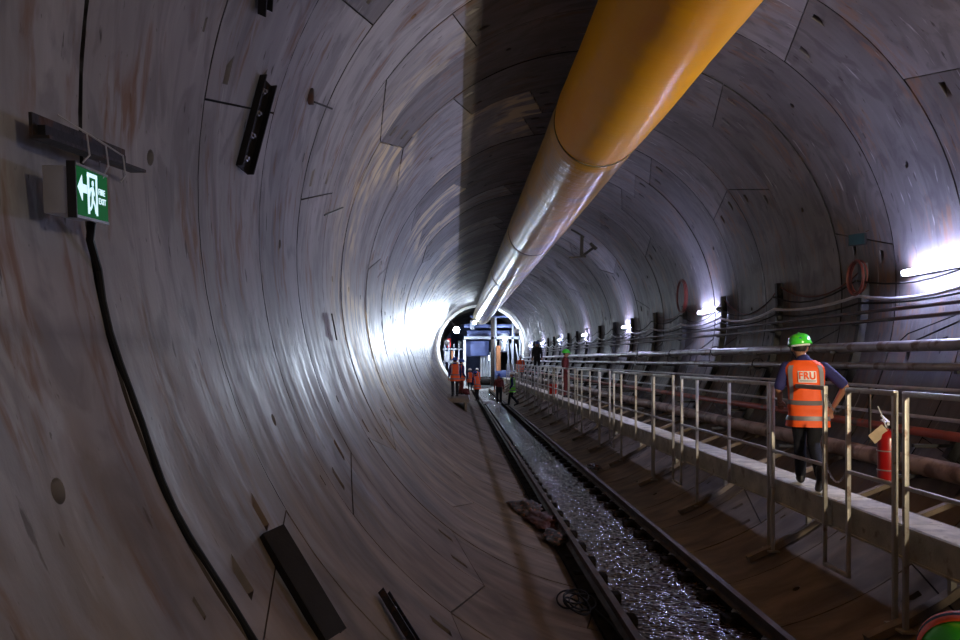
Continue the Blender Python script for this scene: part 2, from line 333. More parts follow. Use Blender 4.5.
# ------------------------------------------------------------------ lining
keyK = {-1: -157.5-22.5, 0: -135, 1: -157.5, 2: -135, 3: -157.5, 4: -45, 5: -135, 6: -45, 7: -157.5}
keyK[-1] = -157.5
GAP = .012
def lining():
    mbs = {k: (MB(), []) for k in ('wall_left', 'wall_right', 'ceiling', 'floor')}
    rr = random.Random(11)
    for ring in range(-10, 66):
        ya = Y0 + ring*RW; yb = ya + RW
        K = keyK.get(ring, rr.choice([-45, -157.5, -135, 22.5, -90, 135]))
        sl = 2.9
        js = [(K+11.25, sl), (K+78.75, sl), (K+146.25, sl), (K+213.75, -sl), (K+281.25, -sl), (K+348.75, -sl), (K+371.25, sl)]
        near = -1 <= ring < 14
        for i in range(6):
            (t0, s0), (t1, s1) = js[i], js[i+1]
            key = i == 5
            cen = ((t0+t1)/2 + 180) % 360 - 180
            tgt = 'ceiling' if abs(cen) < 40 else ('floor' if abs(cen) > 138 else ('wall_left' if cen < 0 else 'wall_right'))
            mb, tones = mbs[tgt]
            tone = rr.uniform(.86, 1.14)
            dr = rr.uniform(-.006, .007)
            span = t1-t0
            gth = math.degrees(.0075/R)
            def P(u, v, dep=0):
                a = t0 + s0*(2*v-1) + gth; b_ = t1 + s1*(2*v-1) - gth
                return cyl_pt(a + (b_-a)*u, ya + GAP + (RW-2*GAP)*v, R + dr + dep)
            feats = []
            if near and not key:
                for v in (.2, .68):                # bolt pockets beside the radial joint
                    u0 = 1.7/span; feats.append((u0, u0+3.0/span, v-.032, v+.032, 'w'))
                feats.append((.5-.75/span, .5+.75/span, .5-.035, .5+.035, 'r'))
                for k in ((1,) if (ring+i) % 2 else (2,)):              # small pockets at the circumferential joint
                    u0 = k/3 + rr.uniform(-.01, .01)
                    feats.append((u0-.7/span, u0+.7/span, .85, .872, 'w'))
            elif ring < 34 and not key:
                for v in (.2, .68):
                    u0 = 1.7/span; feats.append((u0, u0+3.0/span, v-.032, v+.032, 'w'))
            nu = max(3, int(span/(3.4 if ring < 25 else 6.8)))
            us = sorted(set([round(i_/nu, 5) for i_ in range(nu+1)] + [round(x, 5) for f in feats for x in f[:2]]))
            vs = sorted(set([0, .25, .5, .75, 1] + [round(x, 5) for f in feats for x in f[2:4]])) if ring < 25 else [0, .5, 1]
            if ring >= 25: feats = []
            idx = {}
            def vid(u, v, dep=0, dk=0):
                k = (u, v, dep, dk)
                if k not in idx: idx[k] = len(mb.v); mb.v.append(tuple(P(u, v, dep))); tones.append(.06 if dk else tone)
                return idx[k]
            for a in range(len(us)-1):
                for b_ in range(len(vs)-1):
                    um, vm = (us[a]+us[a+1])/2, (vs[b_]+vs[b_+1])/2
                    if any(f[0] < um < f[1] and f[2] < vm < f[3] for f in feats): continue
                    mb.f.append((vid(us[a], vs[b_]), vid(us[a+1], vs[b_]), vid(us[a+1], vs[b_+1]), vid(us[a], vs[b_+1])))
            for b_ in range(len(vs)-1):
                for u in (0, 1):
                    mb.f.append((vid(u, vs[b_], 0, 1), vid(u, vs[b_+1], 0, 1), vid(u, vs[b_+1], .06, 1), vid(u, vs[b_], .06, 1)))
            for a in range(len(us)-1):
                for v in (0, 1):
                    mb.f.append((vid(us[a], v, 0, 1), vid(us[a+1], v, 0, 1), vid(us[a+1], v, .06, 1), vid(us[a], v, .06, 1)))
            for u0, u1, v0, v1, ty in feats:
                u0, u1, v0, v1 = (round(x, 5) for x in (u0, u1, v0, v1))
                if ty == 'w':
                    A, B, C_, D = vid(u0, v0), vid(u1, v0), vid(u1, v1), vid(u0, v1)
                    vm = (v0+v1)/2
                    A2, D2 = vid(u0, v0, .09, .5), vid(u0, v1, .09, .5)
                    mb.f += [(A, D, D2, A2), (A2, D2, C_, B), (A, A2, B), (D, C_, D2)]
                else:
                    n = 16; um, vm = (u0+u1)/2, (v0+v1)/2
                    rim = []; low = []
                    for k in range(n):
                        a = 2*PI*(k+.5)/n
                        uu, vv = um+(u1-u0)/2*.86*math.cos(a), vm+(v1-v0)/2*.86*math.sin(a)
                        rim.append(vid(uu, vv)); low.append(vid(uu, vv, .09, 1))
                    cs = [vid(u1, v1), vid(u0, v1), vid(u0, v0), vid(u1, v0)]
                    for q in range(4):
                        for k in range(3): mb.f.append((cs[q], rim[(q*4+k) % n], rim[(q*4+k+1) % n]))
                        mb.f.append((cs[q], rim[(q*4+3) % n], rim[(q*4+4) % n], cs[(q+1) % 4]))
                    for k in range(n): mb.f.append((rim[k], low[k], low[(k+1) % n], rim[(k+1) % n]))
                    mb.f.append(tuple(low))
    for nm, (mb, tones) in mbs.items():
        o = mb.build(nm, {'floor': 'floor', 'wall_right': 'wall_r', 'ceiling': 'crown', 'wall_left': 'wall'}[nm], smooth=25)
        ca = o.data.color_attributes.new('tone', 'FLOAT_COLOR', 'POINT')
        for i, t in enumerate(tones): ca.data[i].color = (t, t, t*1.0, 1)
        tag(o, {'wall_left': 'precast concrete lining on the left side', 'wall_right': 'precast concrete lining behind the pipes and lamps', 'ceiling': 'precast concrete lining of the crown, shade put into its colour', 'floor': 'muddy concrete lining under the track'}[nm], kind='structure')
    # grouted ground seen as black lines in the joints
    s = MB()
    n = 64; ys = [-12, 20, 60, 100]
    for y in ys:
        for k in range(n): s.v.append(tuple(cyl_pt(360*k/n, y, R+.095)))
    for i in range(len(ys)-1):
        for k in range(n): s.f.append((i*n+k, i*n+(k+1) % n, (i+1)*n+(k+1) % n, (i+1)*n+k))
    o = s.build('trim_1', 'void'); tag(o, 'black grout behind the lining joints', kind='structure')
    # bulkhead far behind the gantry
    s = MB(); s.lathe([(3.75, 0), (3.75, .3)], (0, 97, ZC), 48, Matrix.Rotation(-PI/2, 3, 'X'))
    tag(s.build('wall_back', 'gantry_blue'), 'steel bulkhead closing the far end', kind='structure')
lining()

# mud ribs and flooded invert
s = MB()
nx, ny = 10, 140
for j in range(ny+1):
    for i in range(nx+1):
        s.v.append((-.80 + 1.6*i/nx, -6 + 74*j/ny, .10))
for j in range(ny):
    for i in range(nx):
        a = j*(nx+1)+i; s.f.append((a, a+1, a+nx+2, a+nx+1))
o = s.build('muddy_water', 'water'); tag(o, 'brown rippled water lying in the invert between the rails', 'water', kind='stuff')

# ------------------------------------------------------------------ track
XL, XR, ZR = -.62, .715, .315
def make_rail(x, label, side):
    t = empty('track_rail', (x, 0, 0), label, 'rail', 'rails of the tunnel track')
    prof = [(-.035, 0), (-.035, -.028), (-.010, -.042), (-.010, -.115), (-.062, -.130), (-.062, -.142), (.062, -.142), (.062, -.130), (.010, -.115), (.010, -.042), (.035, -.028), (.035, 0)]
    b = MB(); n = len(prof); ys = [-5, 30, 66]
    for y in ys:
        for px, pz in prof: b.v.append((px, y, ZR+pz))
    for i in range(len(ys)-1):
        for k in range(n): b.f.append((i*n+k, i*n+(k+1) % n, (i+1)*n+(k+1) % n, (i+1)*n+k))
    b.f.append(tuple(range(n))); b.f.append(tuple(range(2*n, 3*n)))
    b.build('rail_bar', 'railtop', t, smooth=20)
    b = MB(); sd = -1 if side < 0 else 1
    b.box((sd*.075, 30.5, .145), (.27, 71, .05)); b.build('base_plate', 'mudsteel', t)
    y = -.6; k = 0
    while y < 46:
        b = MB(); b.box((-sd*.13, y, .125), (.20, .17, .07), bev=.01)
        b.box((sd*.06, y, .165), (.22, .17, .03), bev=.005)
        c = b.build('rail_chair', 'mudsteel', t)
        if y < 22:
            q = MB(); q.tube([(-sd*.05, y-.03, .18), (-sd*.10, y-.03, .21), (-sd*.13, y, .20), (-sd*.10, y+.03, .21), (-sd*.05, y+.03, .18)], .010, 6)
            q.build('rail_clip', 'steel_grey', c)
        y += .75
make_rail(XL, 'left rail of the track, muddy steel, nearer the bare lining', -1)
make_rail(XR, 'right rail of the track, steel, nearer the raised walkway', 1)

# ------------------------------------------------------------------ walkway
XW0, XW1, ZW = 1.74, 2.15, 1.295
period = 5.5; gap0 = 7.44
starts = [gap0 + .465 + period*k for k in range(-2, 10)]
def walkway(k, ys):
    lab = 'pale walkway section %s' % ['behind the camera', 'with the fire extinguisher above it', 'under the worker in the FRU vest', 'second beyond the worker in the FRU vest', 'third beyond the worker in the FRU vest'][min(k, 4)] if k < 5 else 'pale walkway section running on towards the gantry'
    t = empty('walkway_section', (XW0, ys, 0), lab, 'walkway', 'walkway sections of the raised gangway')
    L = period-.02
    b = MB(); b.box(((XW1-XW0)/2+.01, L/2, ZW-.025), (XW1-XW0, L, .05), bev=.006); d = b.build('deck', 'deck', t)
    q = MB(); yy = .1
    while yy < L-.05:
        q.box(((XW1-XW0)/2+.01, yy, ZW+.001), (XW1-XW0-.1, .010, .004)); yy += .7
    q.build('tread_bars', 'deck', d)
    b = MB(); b.box((0, L/2, ZW-.145), (.02, L, .29)); b.box((.0, L/2, ZW-.28), (.06, L, .02)); b.box((.0, L/2, ZW-.01), (.05, L, .02)); b.build('fascia', 'fascia', t)
    b = MB(); b.box((XW1-XW0+.01, L/2, ZW-.09), (.02, L, .18)); b.build('stringer', 'fascia', t)
    for yo in (1.355, 4.18):
        b = MB()
        pts = [cyl_pt(th, yo, R-.05) for th in (158.5, 153, 147, 141)]
        for a, c in zip(pts[:-1], pts[1:]):
            b.bar(V(a.x-XW0, a.y, a.z), V(c.x-XW0, c.y, c.z), .10, .07)
        b.build('foot_beam', 'timber', t)
        b = MB(); p = cyl_pt(145.5, yo, R-.05)
        b.bar((p.x-XW0, yo, p.z), (p.x-XW0, yo, ZW-.05), .05, .05); b.build('leg', 'galv', t)
    for yo in (.6, 2.2, 3.4, 5.0):
        b = MB(); p = V(XW1, 0, ZW-.15); q_ = cyl_pt(128, 0, R-.02)
        b.bar((p.x-XW0, yo, p.z), (q_.x-XW0, yo, q_.z), .07, .05); b.build('strut', 'timber', t)
for k, ys in enumerate(starts): walkway(k, ys)

RX = 1.66; ZT, ZM = 2.47, 1.658
def post(t, y, foot, w=.042):
    b = MB(); zb = .76 if foot else ZW-.27
    if foot:
        th = 180 - math.degrees(math.asin(RX/R)); zb = cyl_pt(th, 0).z + .04
    b.box((0, y, (zb+ZT)/2), (w, w, ZT-zb), bev=.006)
    if foot: b.box((0, y, zb), (.13, .12, .02))
    b.build('post', 'galv', t)
def guard(ya, yb, posts, label, feet):
    t = empty('guard_rail', (RX, ya, 0), label, 'railing', 'walkway railing panels')
    L = yb-ya
    b = MB(); b.box((0, L/2, ZT), (.048, L+.04, .048), bev=.008); b.build('top_rail', 'galv', t)
    b = MB(); b.box((0, L/2, ZM), (.036, L, .036), bev=.006); b.build('mid_rail', 'galv', t)
    for p, f in zip(posts, feet): post(t, p-ya, f)
    return t
names = {0: ('railing panel behind the camera at the frame edge', 'railing panel nearest the camera, right of the fire extinguisher'),
         1: ('short railing panel in front of the worker in the FRU vest', 'long railing panel just left of the worker in the FRU vest')}
for k in range(-1, 9):
    y0 = gap0 + .465 + period*k
    if k == -1:
        guard(y0+1.41, 6.49, [y0+1.41, 5.2, 6.49], 'railing panel running out of the frame beside the fire extinguisher', [1, 0, 1])
        guard(6.65, 7.44, [6.65, 7.44], 'short railing panel that carries the fire extinguisher', [1, 0])
    else:
        la = 'short railing panel in front of the worker in the FRU vest' if k == 0 else ('short railing panel beyond the first hanging step' if k == 1 else 'short railing panel far along the walkway')
        lb = 'long railing panel left of the worker in the FRU vest' if k == 0 else ('long railing panel beyond the second gap in the railing' if k == 1 else 'long railing panel far along the walkway')
        guard(y0, y0+1.30, [y0, y0+1.30], la, [0, 1])
        guard(y0+1.41, y0+4.99, [y0+1.41, y0+2.77, y0+4.18, y0+4.99], lb, [1, 0, 1, 0])
    # hanging step below the gap before y0
    t = empty('access_step', (RX, y0-.47, 0), 'hanging steel step frame under the railing gap ' + ('with the chains, beside the worker' if k == 0 else 'left of the long panel' if k == 1 else 'further along the walkway'), 'step', 'hanging step frames of the walkway')
    if k >= 0:
        b = MB()
        b.box((0, 0, (ZW+.62)/2), (.035, .035, ZW-.62), bev=.004); b.build('side_bar', 'galv', t)
        b = MB(); b.box((0, .47, (ZW+.62)/2), (.035, .035, ZW-.62), bev=.004); b.build('side_bar', 'galv', t)
        b = MB(); b.box((0, .235, .62), (.04, .5, .035), bev=.004); b.build('tread', 'galv', t)
        # chains
        if k < 3:
            for zz, sag in ((ZT-.06, .17), (ZM+.03, .17)):
                ch = MB(); n = 16
                for i in range(n):
                    u = (i+.5)/n; yy = y0-.45+.43*u; z = zz - sag*4*u*(1-u)
                    d = V(0, .43, -sag*4*(1-2*u)).normalized()
                    x = V(1, 0, 0); up = x.cross(d)
                    rot = Matrix((d, x, up)).transposed() if i % 2 else Matrix((d, up, -x)).transposed()
                    ch.torus((RX, yy, z), .013, .0038, rot, 12, 5, sx=1.35, sy=.85)
                o = ch.build('safety_chain', 'steel_grey')
                tag(o, ('upper' if zz > 2 else 'lower') + ' steel chain hung across the railing gap ' + ('next to the worker in the FRU vest' if k == 0 else 'second along the walkway' if k == 1 else 'third along the walkway'), 'chain', 'chains across the railing gaps')
    else: col.objects.unlink(t); bpy.data.objects.remove(t)

# ------------------------------------------------------------------ duct
def duct():
    cx, cz, r = .10, 6.635, .745
    t = empty('ventilation_duct', (cx, 0, cz), 'large yellow fabric ventilation duct hung under the crown', 'duct')
    js = [-9, 1.8, 12.2, 22.6, 33.0, 43.4, 53.8, 64.2, 71.0]
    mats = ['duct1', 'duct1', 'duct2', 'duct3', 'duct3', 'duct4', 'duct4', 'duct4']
    n = 48
    for i in range(len(js)-1):
        a, b_ = js[i], js[i+1]; m = 120 if 0 < i < 5 else 30
        b = MB()
        for j in range(m+1):
            y = a + (b_-a)*j/m; u = j/m
            rr = r*(1 - .035*math.exp(-(u*(b_-a)/.18)**2) - .035*math.exp(-((1-u)*(b_-a)/.18)**2)) 
            for k in range(n):
                an = 2*PI*k/n
                w = .006*noise.noise(V(math.cos(an)*1.3, y*3.0, math.sin(an)*1.3)) + .012*noise.noise(V(math.cos(an)*.8+5, y*.5, math.sin(an)*.8))
                b.v.append(((rr+w)*math.sin(an), y, (rr+w)*math.cos(an) ))
        for j in range(m):
            for k in range(n): b.f.append((j*n+k, j*n+(k+1) % n, (j+1)*n+(k+1) % n, (j+1)*n+k))
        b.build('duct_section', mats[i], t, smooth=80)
        b = MB(); b.torus((0, b_, 0), r*.972, .012, Matrix.Rotation(PI/2, 3, 'X'), 56, 6); b.build('coupling_ring', 'zip', t)
    y = 3.8
    while y < 70:
        b = MB()
        for sx in (-.25, .25):
            p = r*math.cos(math.asin(.25/r)); b.tube([(sx, y, p-.01), (sx*1.1, y, math.sqrt(R*R-(sx*1.1+cx)**2)+ZC-cz+.02)], .008, 5)
        b.build('hanger_wire', 'steel_dark', t); y += RW*2
duct()

# ------------------------------------------------------------------ lamps on the right wall
lampY = [-7.6, 9.3, 17.65, 25.9, 34.2, 42.5, 50.8, 59.0]
def lamp():
    p = cyl_pt(88.25, 0, R-.07)
    t = empty('tube_lamp', (p.x, 0, p.z), 'fluorescent batten lamp', 'lamp', 'tube lamps along the right wall')
    b = MB(); b.box((.025, 0, .0), (.05, 1.30, .09), bev=.01); b.build('housing', 'fixture', t)
    b = MB()
    b.tube([(-.035, -.60, 0), (-.035, .60, 0)], .038, 12); b.build('tube', 'tube', t)
    for s_ in (-1, 1):
        b = MB(); b.box((-.03, s_*.63, 0), (.07, .05, .075), bev=.01); b.build('end_cap', 'fixture', t)
    return t
L0 = lamp(); order = ['behind the camera', 'cut by the right edge of the frame', 'second from the right edge', 'third from the right edge', 'fourth from the right edge', 'fifth from the right edge', 'sixth from the right edge', 'last before the gantry']
for i, y in enumerate(lampY):
    c = L0 if i == 0 else copy_tree(L0)
    c.location.y = y; c['label'] = 'glowing white tube lamp on the right wall, ' + order[i]

# ------------------------------------------------------------------ brackets, pipes, cables
BY = [2.38 + 2.86*k for k in range(-2, 21)]
ZB = {}
def bracket():
    t = empty('cable_bracket', (0, 0, 0), 'x', 'bracket', 'black cable brackets along the right wall')
    ths = [84.5, 90, 96, 102, 108, 114, 120, 124]
    b = MB()
    for a, c in zip(ths[:-1], ths[1:]):
        b.bar(cyl_pt(a-.3, 0, R-.06), cyl_pt(c+.3, 0, R-.06), .11, .09, V(0, 1, 0))
    b.build('upright', 'steel_black', t)
    for zc in (3.92, 3.42, 3.28, 2.88, 2.63, 1.84, 1.51):
        b = MB(); xw = math.sqrt(R*R-(zc-ZC)**2); ln = .42 if zc < 3.2 else .16
        if zc < 2: ln = .52
        b.box((xw-ln/2-.03, 0, zc-.0), (ln, .05, .035)); b.build('cable_arm', 'steel_black', t)
    return t
B0 = bracket()
bl = {3: 'behind the red coil, right of the worker', 4: 'just above the worker in the FRU vest', 5: 'right of the second tube lamp', 6: 'left of the second tube lamp'}
for i, y in enumerate(BY):
    c = B0 if i == 0 else copy_tree(B0)
    c.location.y = y
    k = i-2
    c['label'] = 'black cable bracket on the right wall ' + ({-2: 'behind the camera', -1: 'behind the camera', 0: 'out of frame on the right', 1: 'out of frame on the right', 2: 'at the right frame edge', 3: 'by the red cable coil, right of the worker', 4: 'above the worker in the FRU vest', 5: 'right of the second tube lamp', 6: 'left of the second tube lamp'}.get(k, 'in the far row towards the gantry'))

def pipe(name, x, z, r, m, label, cat='pipe', y0=-5, y1=64, sec=5.72, coup=1.25, n=16, off=0):
    t = empty(name, (x, y0, z), label, cat, 'pipes and conduits along the right wall')
    y = 0; L = y1-y0
    j = 0
    while y < L:
        e = min(L, y+sec)
        b = MB(); dz = .012*math.sin(j*2.1+off); b.tube([(0, y, 0), (0, (y+e)/2, -.008), (0, e, 0)], r, n)
        b.build('pipe_length', m, t)
        if coup and e < L:
            b = MB(); b.tube([(0, e-.07, 0), (0, e-.07, 0), (0, e+.07, 0)], [r*.9, r*coup, r*coup], n); b.build('coupling', m, t)
        y = e; j += 1
pipe('conduit_pipe', 3.60, 3.45, .026, 'pipe_dark', 'thin dark conduit, topmost pipe under the tube lamps', coup=0)
pipe('conduit_pipe', 3.57, 3.315, .026, 'pipe_dark', 'thin dark conduit just below the topmost conduit', coup=0)
pipe('water_pipe', 3.36, 2.945, .070, 'pipe', 'thick grey steel pipe at the height of the green helmet')
pipe('water_pipe', 3.30, 2.69, .047, 'pipe', 'thinner grey steel pipe below the thick grey pipe')
pipe('conduit_pipe', 3.12, 2.44, .022, 'cable_grey', 'thin pale conduit level with the handrail top', coup=1.2, off=1)
pipe('hydrant_pipe', 3.02, 1.96, .052, 'pipe_red', 'red oxide pipe behind the fire extinguisher')
pipe('conduit_pipe', 3.10, 2.12, .022, 'cable_grey', 'thin pale conduit just above the red pipe', coup=0)
pipe('slurry_pipe', 2.83, 1.62, .105, 'pipe_rust', 'thick rusty brown pipe low behind the walkway', off=2)
pipe('yellow_hose', 2.19, 1.21, .013, 'yellow_hose', 'thin yellow hose along the back edge of the walkway', 'hose', coup=0)

def wall_cable(name, th_z, sag, r, m, label, inset=.16, ph=0, y1=62, start=0, jit=.04):
    rr = random.Random(int(th_z*100)+ph)
    pts = []
    for i in range(start, len(BY)-1):
        a, b_ = BY[i], BY[i+1]
        if a > y1: break
        sg = sag*rr.uniform(.6, 1.3); za = th_z + rr.uniform(-jit, jit)*0
        for k in range(8):
            u = k/8; z = za - sg*4*u*(1-u); y = a+(b_-a)*u
            x = math.sqrt(R*R-(z-ZC)**2) - inset
            pts.append((x, y, z))
    b = MB(); b.tube(pts, r, 8); o = b.build(name, m); tag(o, label, 'cable', 'cables looped along the right wall')
wall_cable('power_cable', 3.70, .13, .024, 'cable_grey', 'thick pale cable drooping between brackets below the tube lamps', .16)
wall_cable('power_cable', 3.93, .22, .012, 'rubber', 'thin black cable looping between the bracket tops', .17, 1)
wall_cable('power_cable', 3.60, .10, .014, 'rubber', 'thin black cable below the thick pale cable', .13, 3)
wall_cable('power_cable', 4.12, .34, .013, 'cable_red', 'thin red cable sagging above the worker in the FRU vest', .05, 2, y1=20, start=5)

def cable_coil(th, y, R_, m, label):
    p = cyl_pt(th, y, R-.20); t = MB()
    rot = Matrix.Rotation(PI/2, 3, 'Y')
    for i in range(6):
        t.torus((random.uniform(-.03, .03), random.uniform(-.012, .012), random.uniform(-.02, .02)), R_*random.uniform(.94, 1.05), .012, rot @ Matrix.Rotation(random.uniform(-.06, .06), 3, 'X'), 28, 6, sx=1.15)
    o = t.build('cable_coil', m); o.location = p; tag(o, label, 'cable coil', 'cable coils hung on the brackets')
cable_coil(87.5, 10.9, .21, 'cable_red', 'red cable coil hung on the bracket right of the worker')
cable_coil(80.5, 19.2, .36, 'cable_red', 'large red cable coil left of the second tube lamp')

# cable ties dangling from the pipes
for (y, x, z) in ((12.0, 3.28, 3.0), (15.9, 3.28, 3.0), (13.6, 3.25, 2.75), (19.0, 3.28, 2.98), (22.3, 3.28, 3.0)):
    b = MB(); b.torus((x, y, z-.05), .10, .008, Matrix.Rotation(PI/2, 3, 'X'), 18, 5); b.tube([(x-.1, y, z-.02), (x-.13, y+.02, z-.18), (x-.10, y+.06, z-.26)], .007, 5)
    tag(b.build('tie_wire', 'rubber'), 'black tie wire wrapped round a grey wall pipe', 'wire', 'tie wires on the wall pipes')
# slack rope against the wall at the frame edge
b = MB(); b.tube([(3.5, 8.0, 3.5), (3.6, 8.7, 3.30), (3.5, 9.5, 3.10), (3.42, 9.6, 2.98)], .008, 6); tag(b.build('black_rope', 'rubber'), 'thin black rope slanting across the dark conduits under the nearest lamp', 'rope')

# ------------------------------------------------------------------ steel channels bolted on the lining
def channel(name, a, b_, w, d, m, label, nrm, bolts=3, cat='steel channel'):
    a, b_ = Vector(a), Vector(b_)
    t = empty(name, a, label, cat)
    dv = b_-a; L = dv.length; dv.normalize(); nrm = (nrm - dv*nrm.dot(dv)).normalized(); side = dv.cross(nrm)
    rot = Matrix((side, dv, nrm)).transposed()
    b = MB()
    b.box(rot @ V(0, L/2, .005), (w, L, .010), rot)
    b.box(rot @ V(w/2, L/2, d/2), (.008, L, d), rot); b.box(rot @ V(-w/2, L/2, d/2), (.008, L, d), rot)
    b.build('channel_body', m, t)
    for i in range(bolts):
        u = L*(i+.5)/bolts; q = MB(); q.lathe([(.022, 0), (.022, .012), (.012, .013), (.012, .03)], rot @ V(0, u, .01), 6, rot); q.build('bolt', 'steel_grey', t)
    return t
def inward(p): return V(-p.x, 0, ZC-p.z).normalized()
a, b_ = cyl_pt(-74.4, 5.5, R-.03), cyl_pt(-85.2, 5.33, R-.03)
channel('steel_channel', a, b_, .13, .06, 'steel_black', 'black steel channel bolted upright on the left wall above mid height', inward(a)+V(0,-.45,0), 4)
a, b_ = cyl_pt(-121.0, 3.92, R-.08), cyl_pt(-130.4, 3.76, R-.08)
t = channel('steel_channel', a, b_, .13, .06, 'steel_black', 'long black steel channel on the lower left lining', -(inward(a)+V(0,-.8,0)), 0)
a, b_ = cyl_pt(-65, 4.65, R-.03), cyl_pt(-69.8, 5.02, R-.03)
channel('steel_channel', a, b_, .09, .06, 'steel_black', 'dark steel channel at the top edge of the photograph, left', inward(a), 2)
a, b_ = cyl_pt(-133.6, 5.0, R-.03), cyl_pt(-140, 4.55, R-.03)
channel('steel_channel', a, b_, .075, .05, 'steel_dark', 'short broken steel channel at the bottom edge, left of the track', inward(a), 2)
# bolt with rod
p = cyl_pt(-69.3, 6.75, R-.02)
t = empty('wall_anchor', p, 'small rusty anchor with a thin rod on the left wall', 'anchor'); n_ = inward(p)
b = MB(); b.bar(V(0, 0, .07), V(0, 0, -.07), .05, .05, V(0, 1, 0), .006); b.build('anchor_block', 'pipe_dark', t)
b = MB(); b.tube([V(.03, 0, -.05), V(.12, .42, .03)], .009, 6); b.build('rod', 'steel_black', t)
# loose rod on the wall near (345,270)
for (pa, pb, lab) in (((-80.5, 8.6), (-76, 9.6), 'thin dark rod lying on the left wall beside the bright patch'), ((-102, 9.3), (-97, 9.25), 'thin dark rod low on the left wall')):
    b = MB(); b.tube([cyl_pt(pa[0], pa[1], R-.012), cyl_pt(pb[0], pb[1], R-.012)], .009, 6); tag(b.build('steel_rod', 'steel_black'), lab, 'rod')
# sign bracket
def sign_left():
    x = -3.70
    t = empty('sign_bracket', (x, 2.58, 3.575), 'dark steel bracket on the left wall above the exit sign', 'bracket')
    b = MB(); b.bar((0, 0, .0), (.03, .66, .055), .012, .085); b.bar((.03, 0, -.042), (.05, .76, .03), .07, .012); b.build('angle_bar', 'steel_dark', t)
    b = MB(); b.bar((.02, .03, -.012), (.05, .60, .035), .03, .04); b.build('splice_plate', 'steel_black', t)
    for yy in (.08, .16, .45):
        b = MB(); b.lathe([(.012, 0), (.012, .014)], (.012, yy, 0), 6, Matrix.Rotation(PI/2, 3, 'Y')); b.build('bolt', 'steel_grey', t)
    # hanging wires
    for (yy, ln) in ((.12, .10), (.27, .12), (.42, .10)):
        b = MB(); b.tube([(.05, yy-.04, .06), (.11, yy+.05, .02), (.12, yy+.05, -.06), (.12, yy+.0, -ln)], .0035, 5)
        tag(b.build('hanging_wire', 'cable_grey'), 'thin wire tied round the bracket over the exit sign', 'wire', 'wires holding the exit sign').matrix_world = Matrix.Translation((x, 2.58, 3.575))
    # sign
    ang = math.radians(5)
    s = empty('exit_sign', (-3.56, 2.61, 3.27), 'lit green exit sign with running man hung on the left wall', 'sign', rz=ang)
    W, H = .30, .175
    s.rotation_euler = (math.radians(5), 0, ang)
    b = MB(); b.box((-.06, W/2, H/2), (.10, W-.012, H-.01), bev=.004); b.build('housing', 'sign_edge', s)
    b = MB(); b.box((-.012, W/2, H/2), (.022, W, H), bev=.003); b.build('frame', 'sign_black', s)
    b = MB(); b.box((0, W/2, H/2), (.006, W-.004, H-.006)); f = b.build('face_panel', 'sign_green', s)
    b = MB(); b.box((0, W/2, H+.003), (.012, W, .008)); b.box((0, W/2, -.003), (.012, W, .010)); b.build('edge_trim', 'sign_edge', s)
    b = MB(); b.box((-.008, -.004, H/2), (.030, .008, H+.02)); b.build('end_plate', 'sign_black', s)
    # symbols: drawn in (u along y, v up)
    def poly(mb, pts, x0=.0035, th=.002):
        n = len(pts); mb.add([(x0, u*.75, v) for u, v in pts] + [(x0+th, u*.75, v) for u, v in pts], [tuple(range(n)), tuple(range(2*n-1, n-1, -1))] + [(i, (i+1) % n, (i+1) % n+n, i+n) for i in range(n)])
    def rect(mb, u0, v0, u1, v1): poly(mb, [(u0, v0), (u1, v0), (u1, v1), (u0, v1)])
    b = MB(); poly(b, [(.02, .10), (.07, .145), (.075, .115), (.125, .115), (.125, .085), (.075, .085), (.07, .055)]); b.build('arrow', 'sign_white', s)
    b = MB(); rect(b, .135, .015, .155, .155); rect(b, .135, .148, .255, .163); rect(b, .238, .015, .255, .155); b.build('door_symbol', 'sign_white', s)
    b = MB()
    pr = [(.2+.011*math.cos(a), .128+.011*math.sin(a)) for a in [i*PI/5 for i in range(10)]]; poly(b, pr)
    poly(b, [(.178, .113), (.205, .116), (.220, .092), (.215, .084), (.203, .1), (.205, .072), (.228, .05), (.236, .022), (.226, .02), (.217, .045), (.196, .062), (.185, .04), (.165, .028), (.16, .036), (.178, .048), (.186, .075), (.185, .1), (.170, .098), (.160, .078), (.153, .082), (.165, .108)])
    b.build('running_man', 'sign_white', s)
    for txt, v0 in (('FIRE', .096), ('EXIT', .062)):
        o = text_mesh('sign_text', txt, .032, 'sign_white', s)
        o.matrix_local = Matrix.Translation((.0045, .203, v0)) @ Matrix(((0, 0, 1, 0), (1, 0, 0, 0), (0, 1, 0, 0), (0, 0, 0, 1)))
def text_mesh(name, txt, size, m, parent, ext=.001):
    cu = bpy.data.curves.new('t', 'FONT'); cu.body = txt; cu.size = size; cu.extrude = ext; cu.offset = size*.008; cu.space_character = 1.12
    to = bpy.data.objects.new('t', cu); col.objects.link(to)
    dg = bpy.context.evaluated_depsgraph_get(); me = bpy.data.meshes.new_from_object(to.evaluated_get(dg)); me.name = name
    bpy.data.objects.remove(to); bpy.data.curves.remove(cu)
    me.materials.clear(); me.materials.append(M[m])
    o = bpy.data.objects.new(name, me); col.objects.link(o); o.parent = parent; return o
sign_left()
# back face of the sign, a dull reflector plate on the wall
# black cable down from the sign along the ring joint
b = MB(); pts = [(-3.66, 2.94, 3.34), (-3.71, 3.02, 3.25)] + [cyl_pt(-100-i*2.0, 3.14-.02*math.sin(i), R-.009) for i in range(24)]
b.tube(pts, .016, 8); tag(b.build('black_cable', 'rubber'), 'thick black cable lying along the ring joint below the exit sign', 'cable')
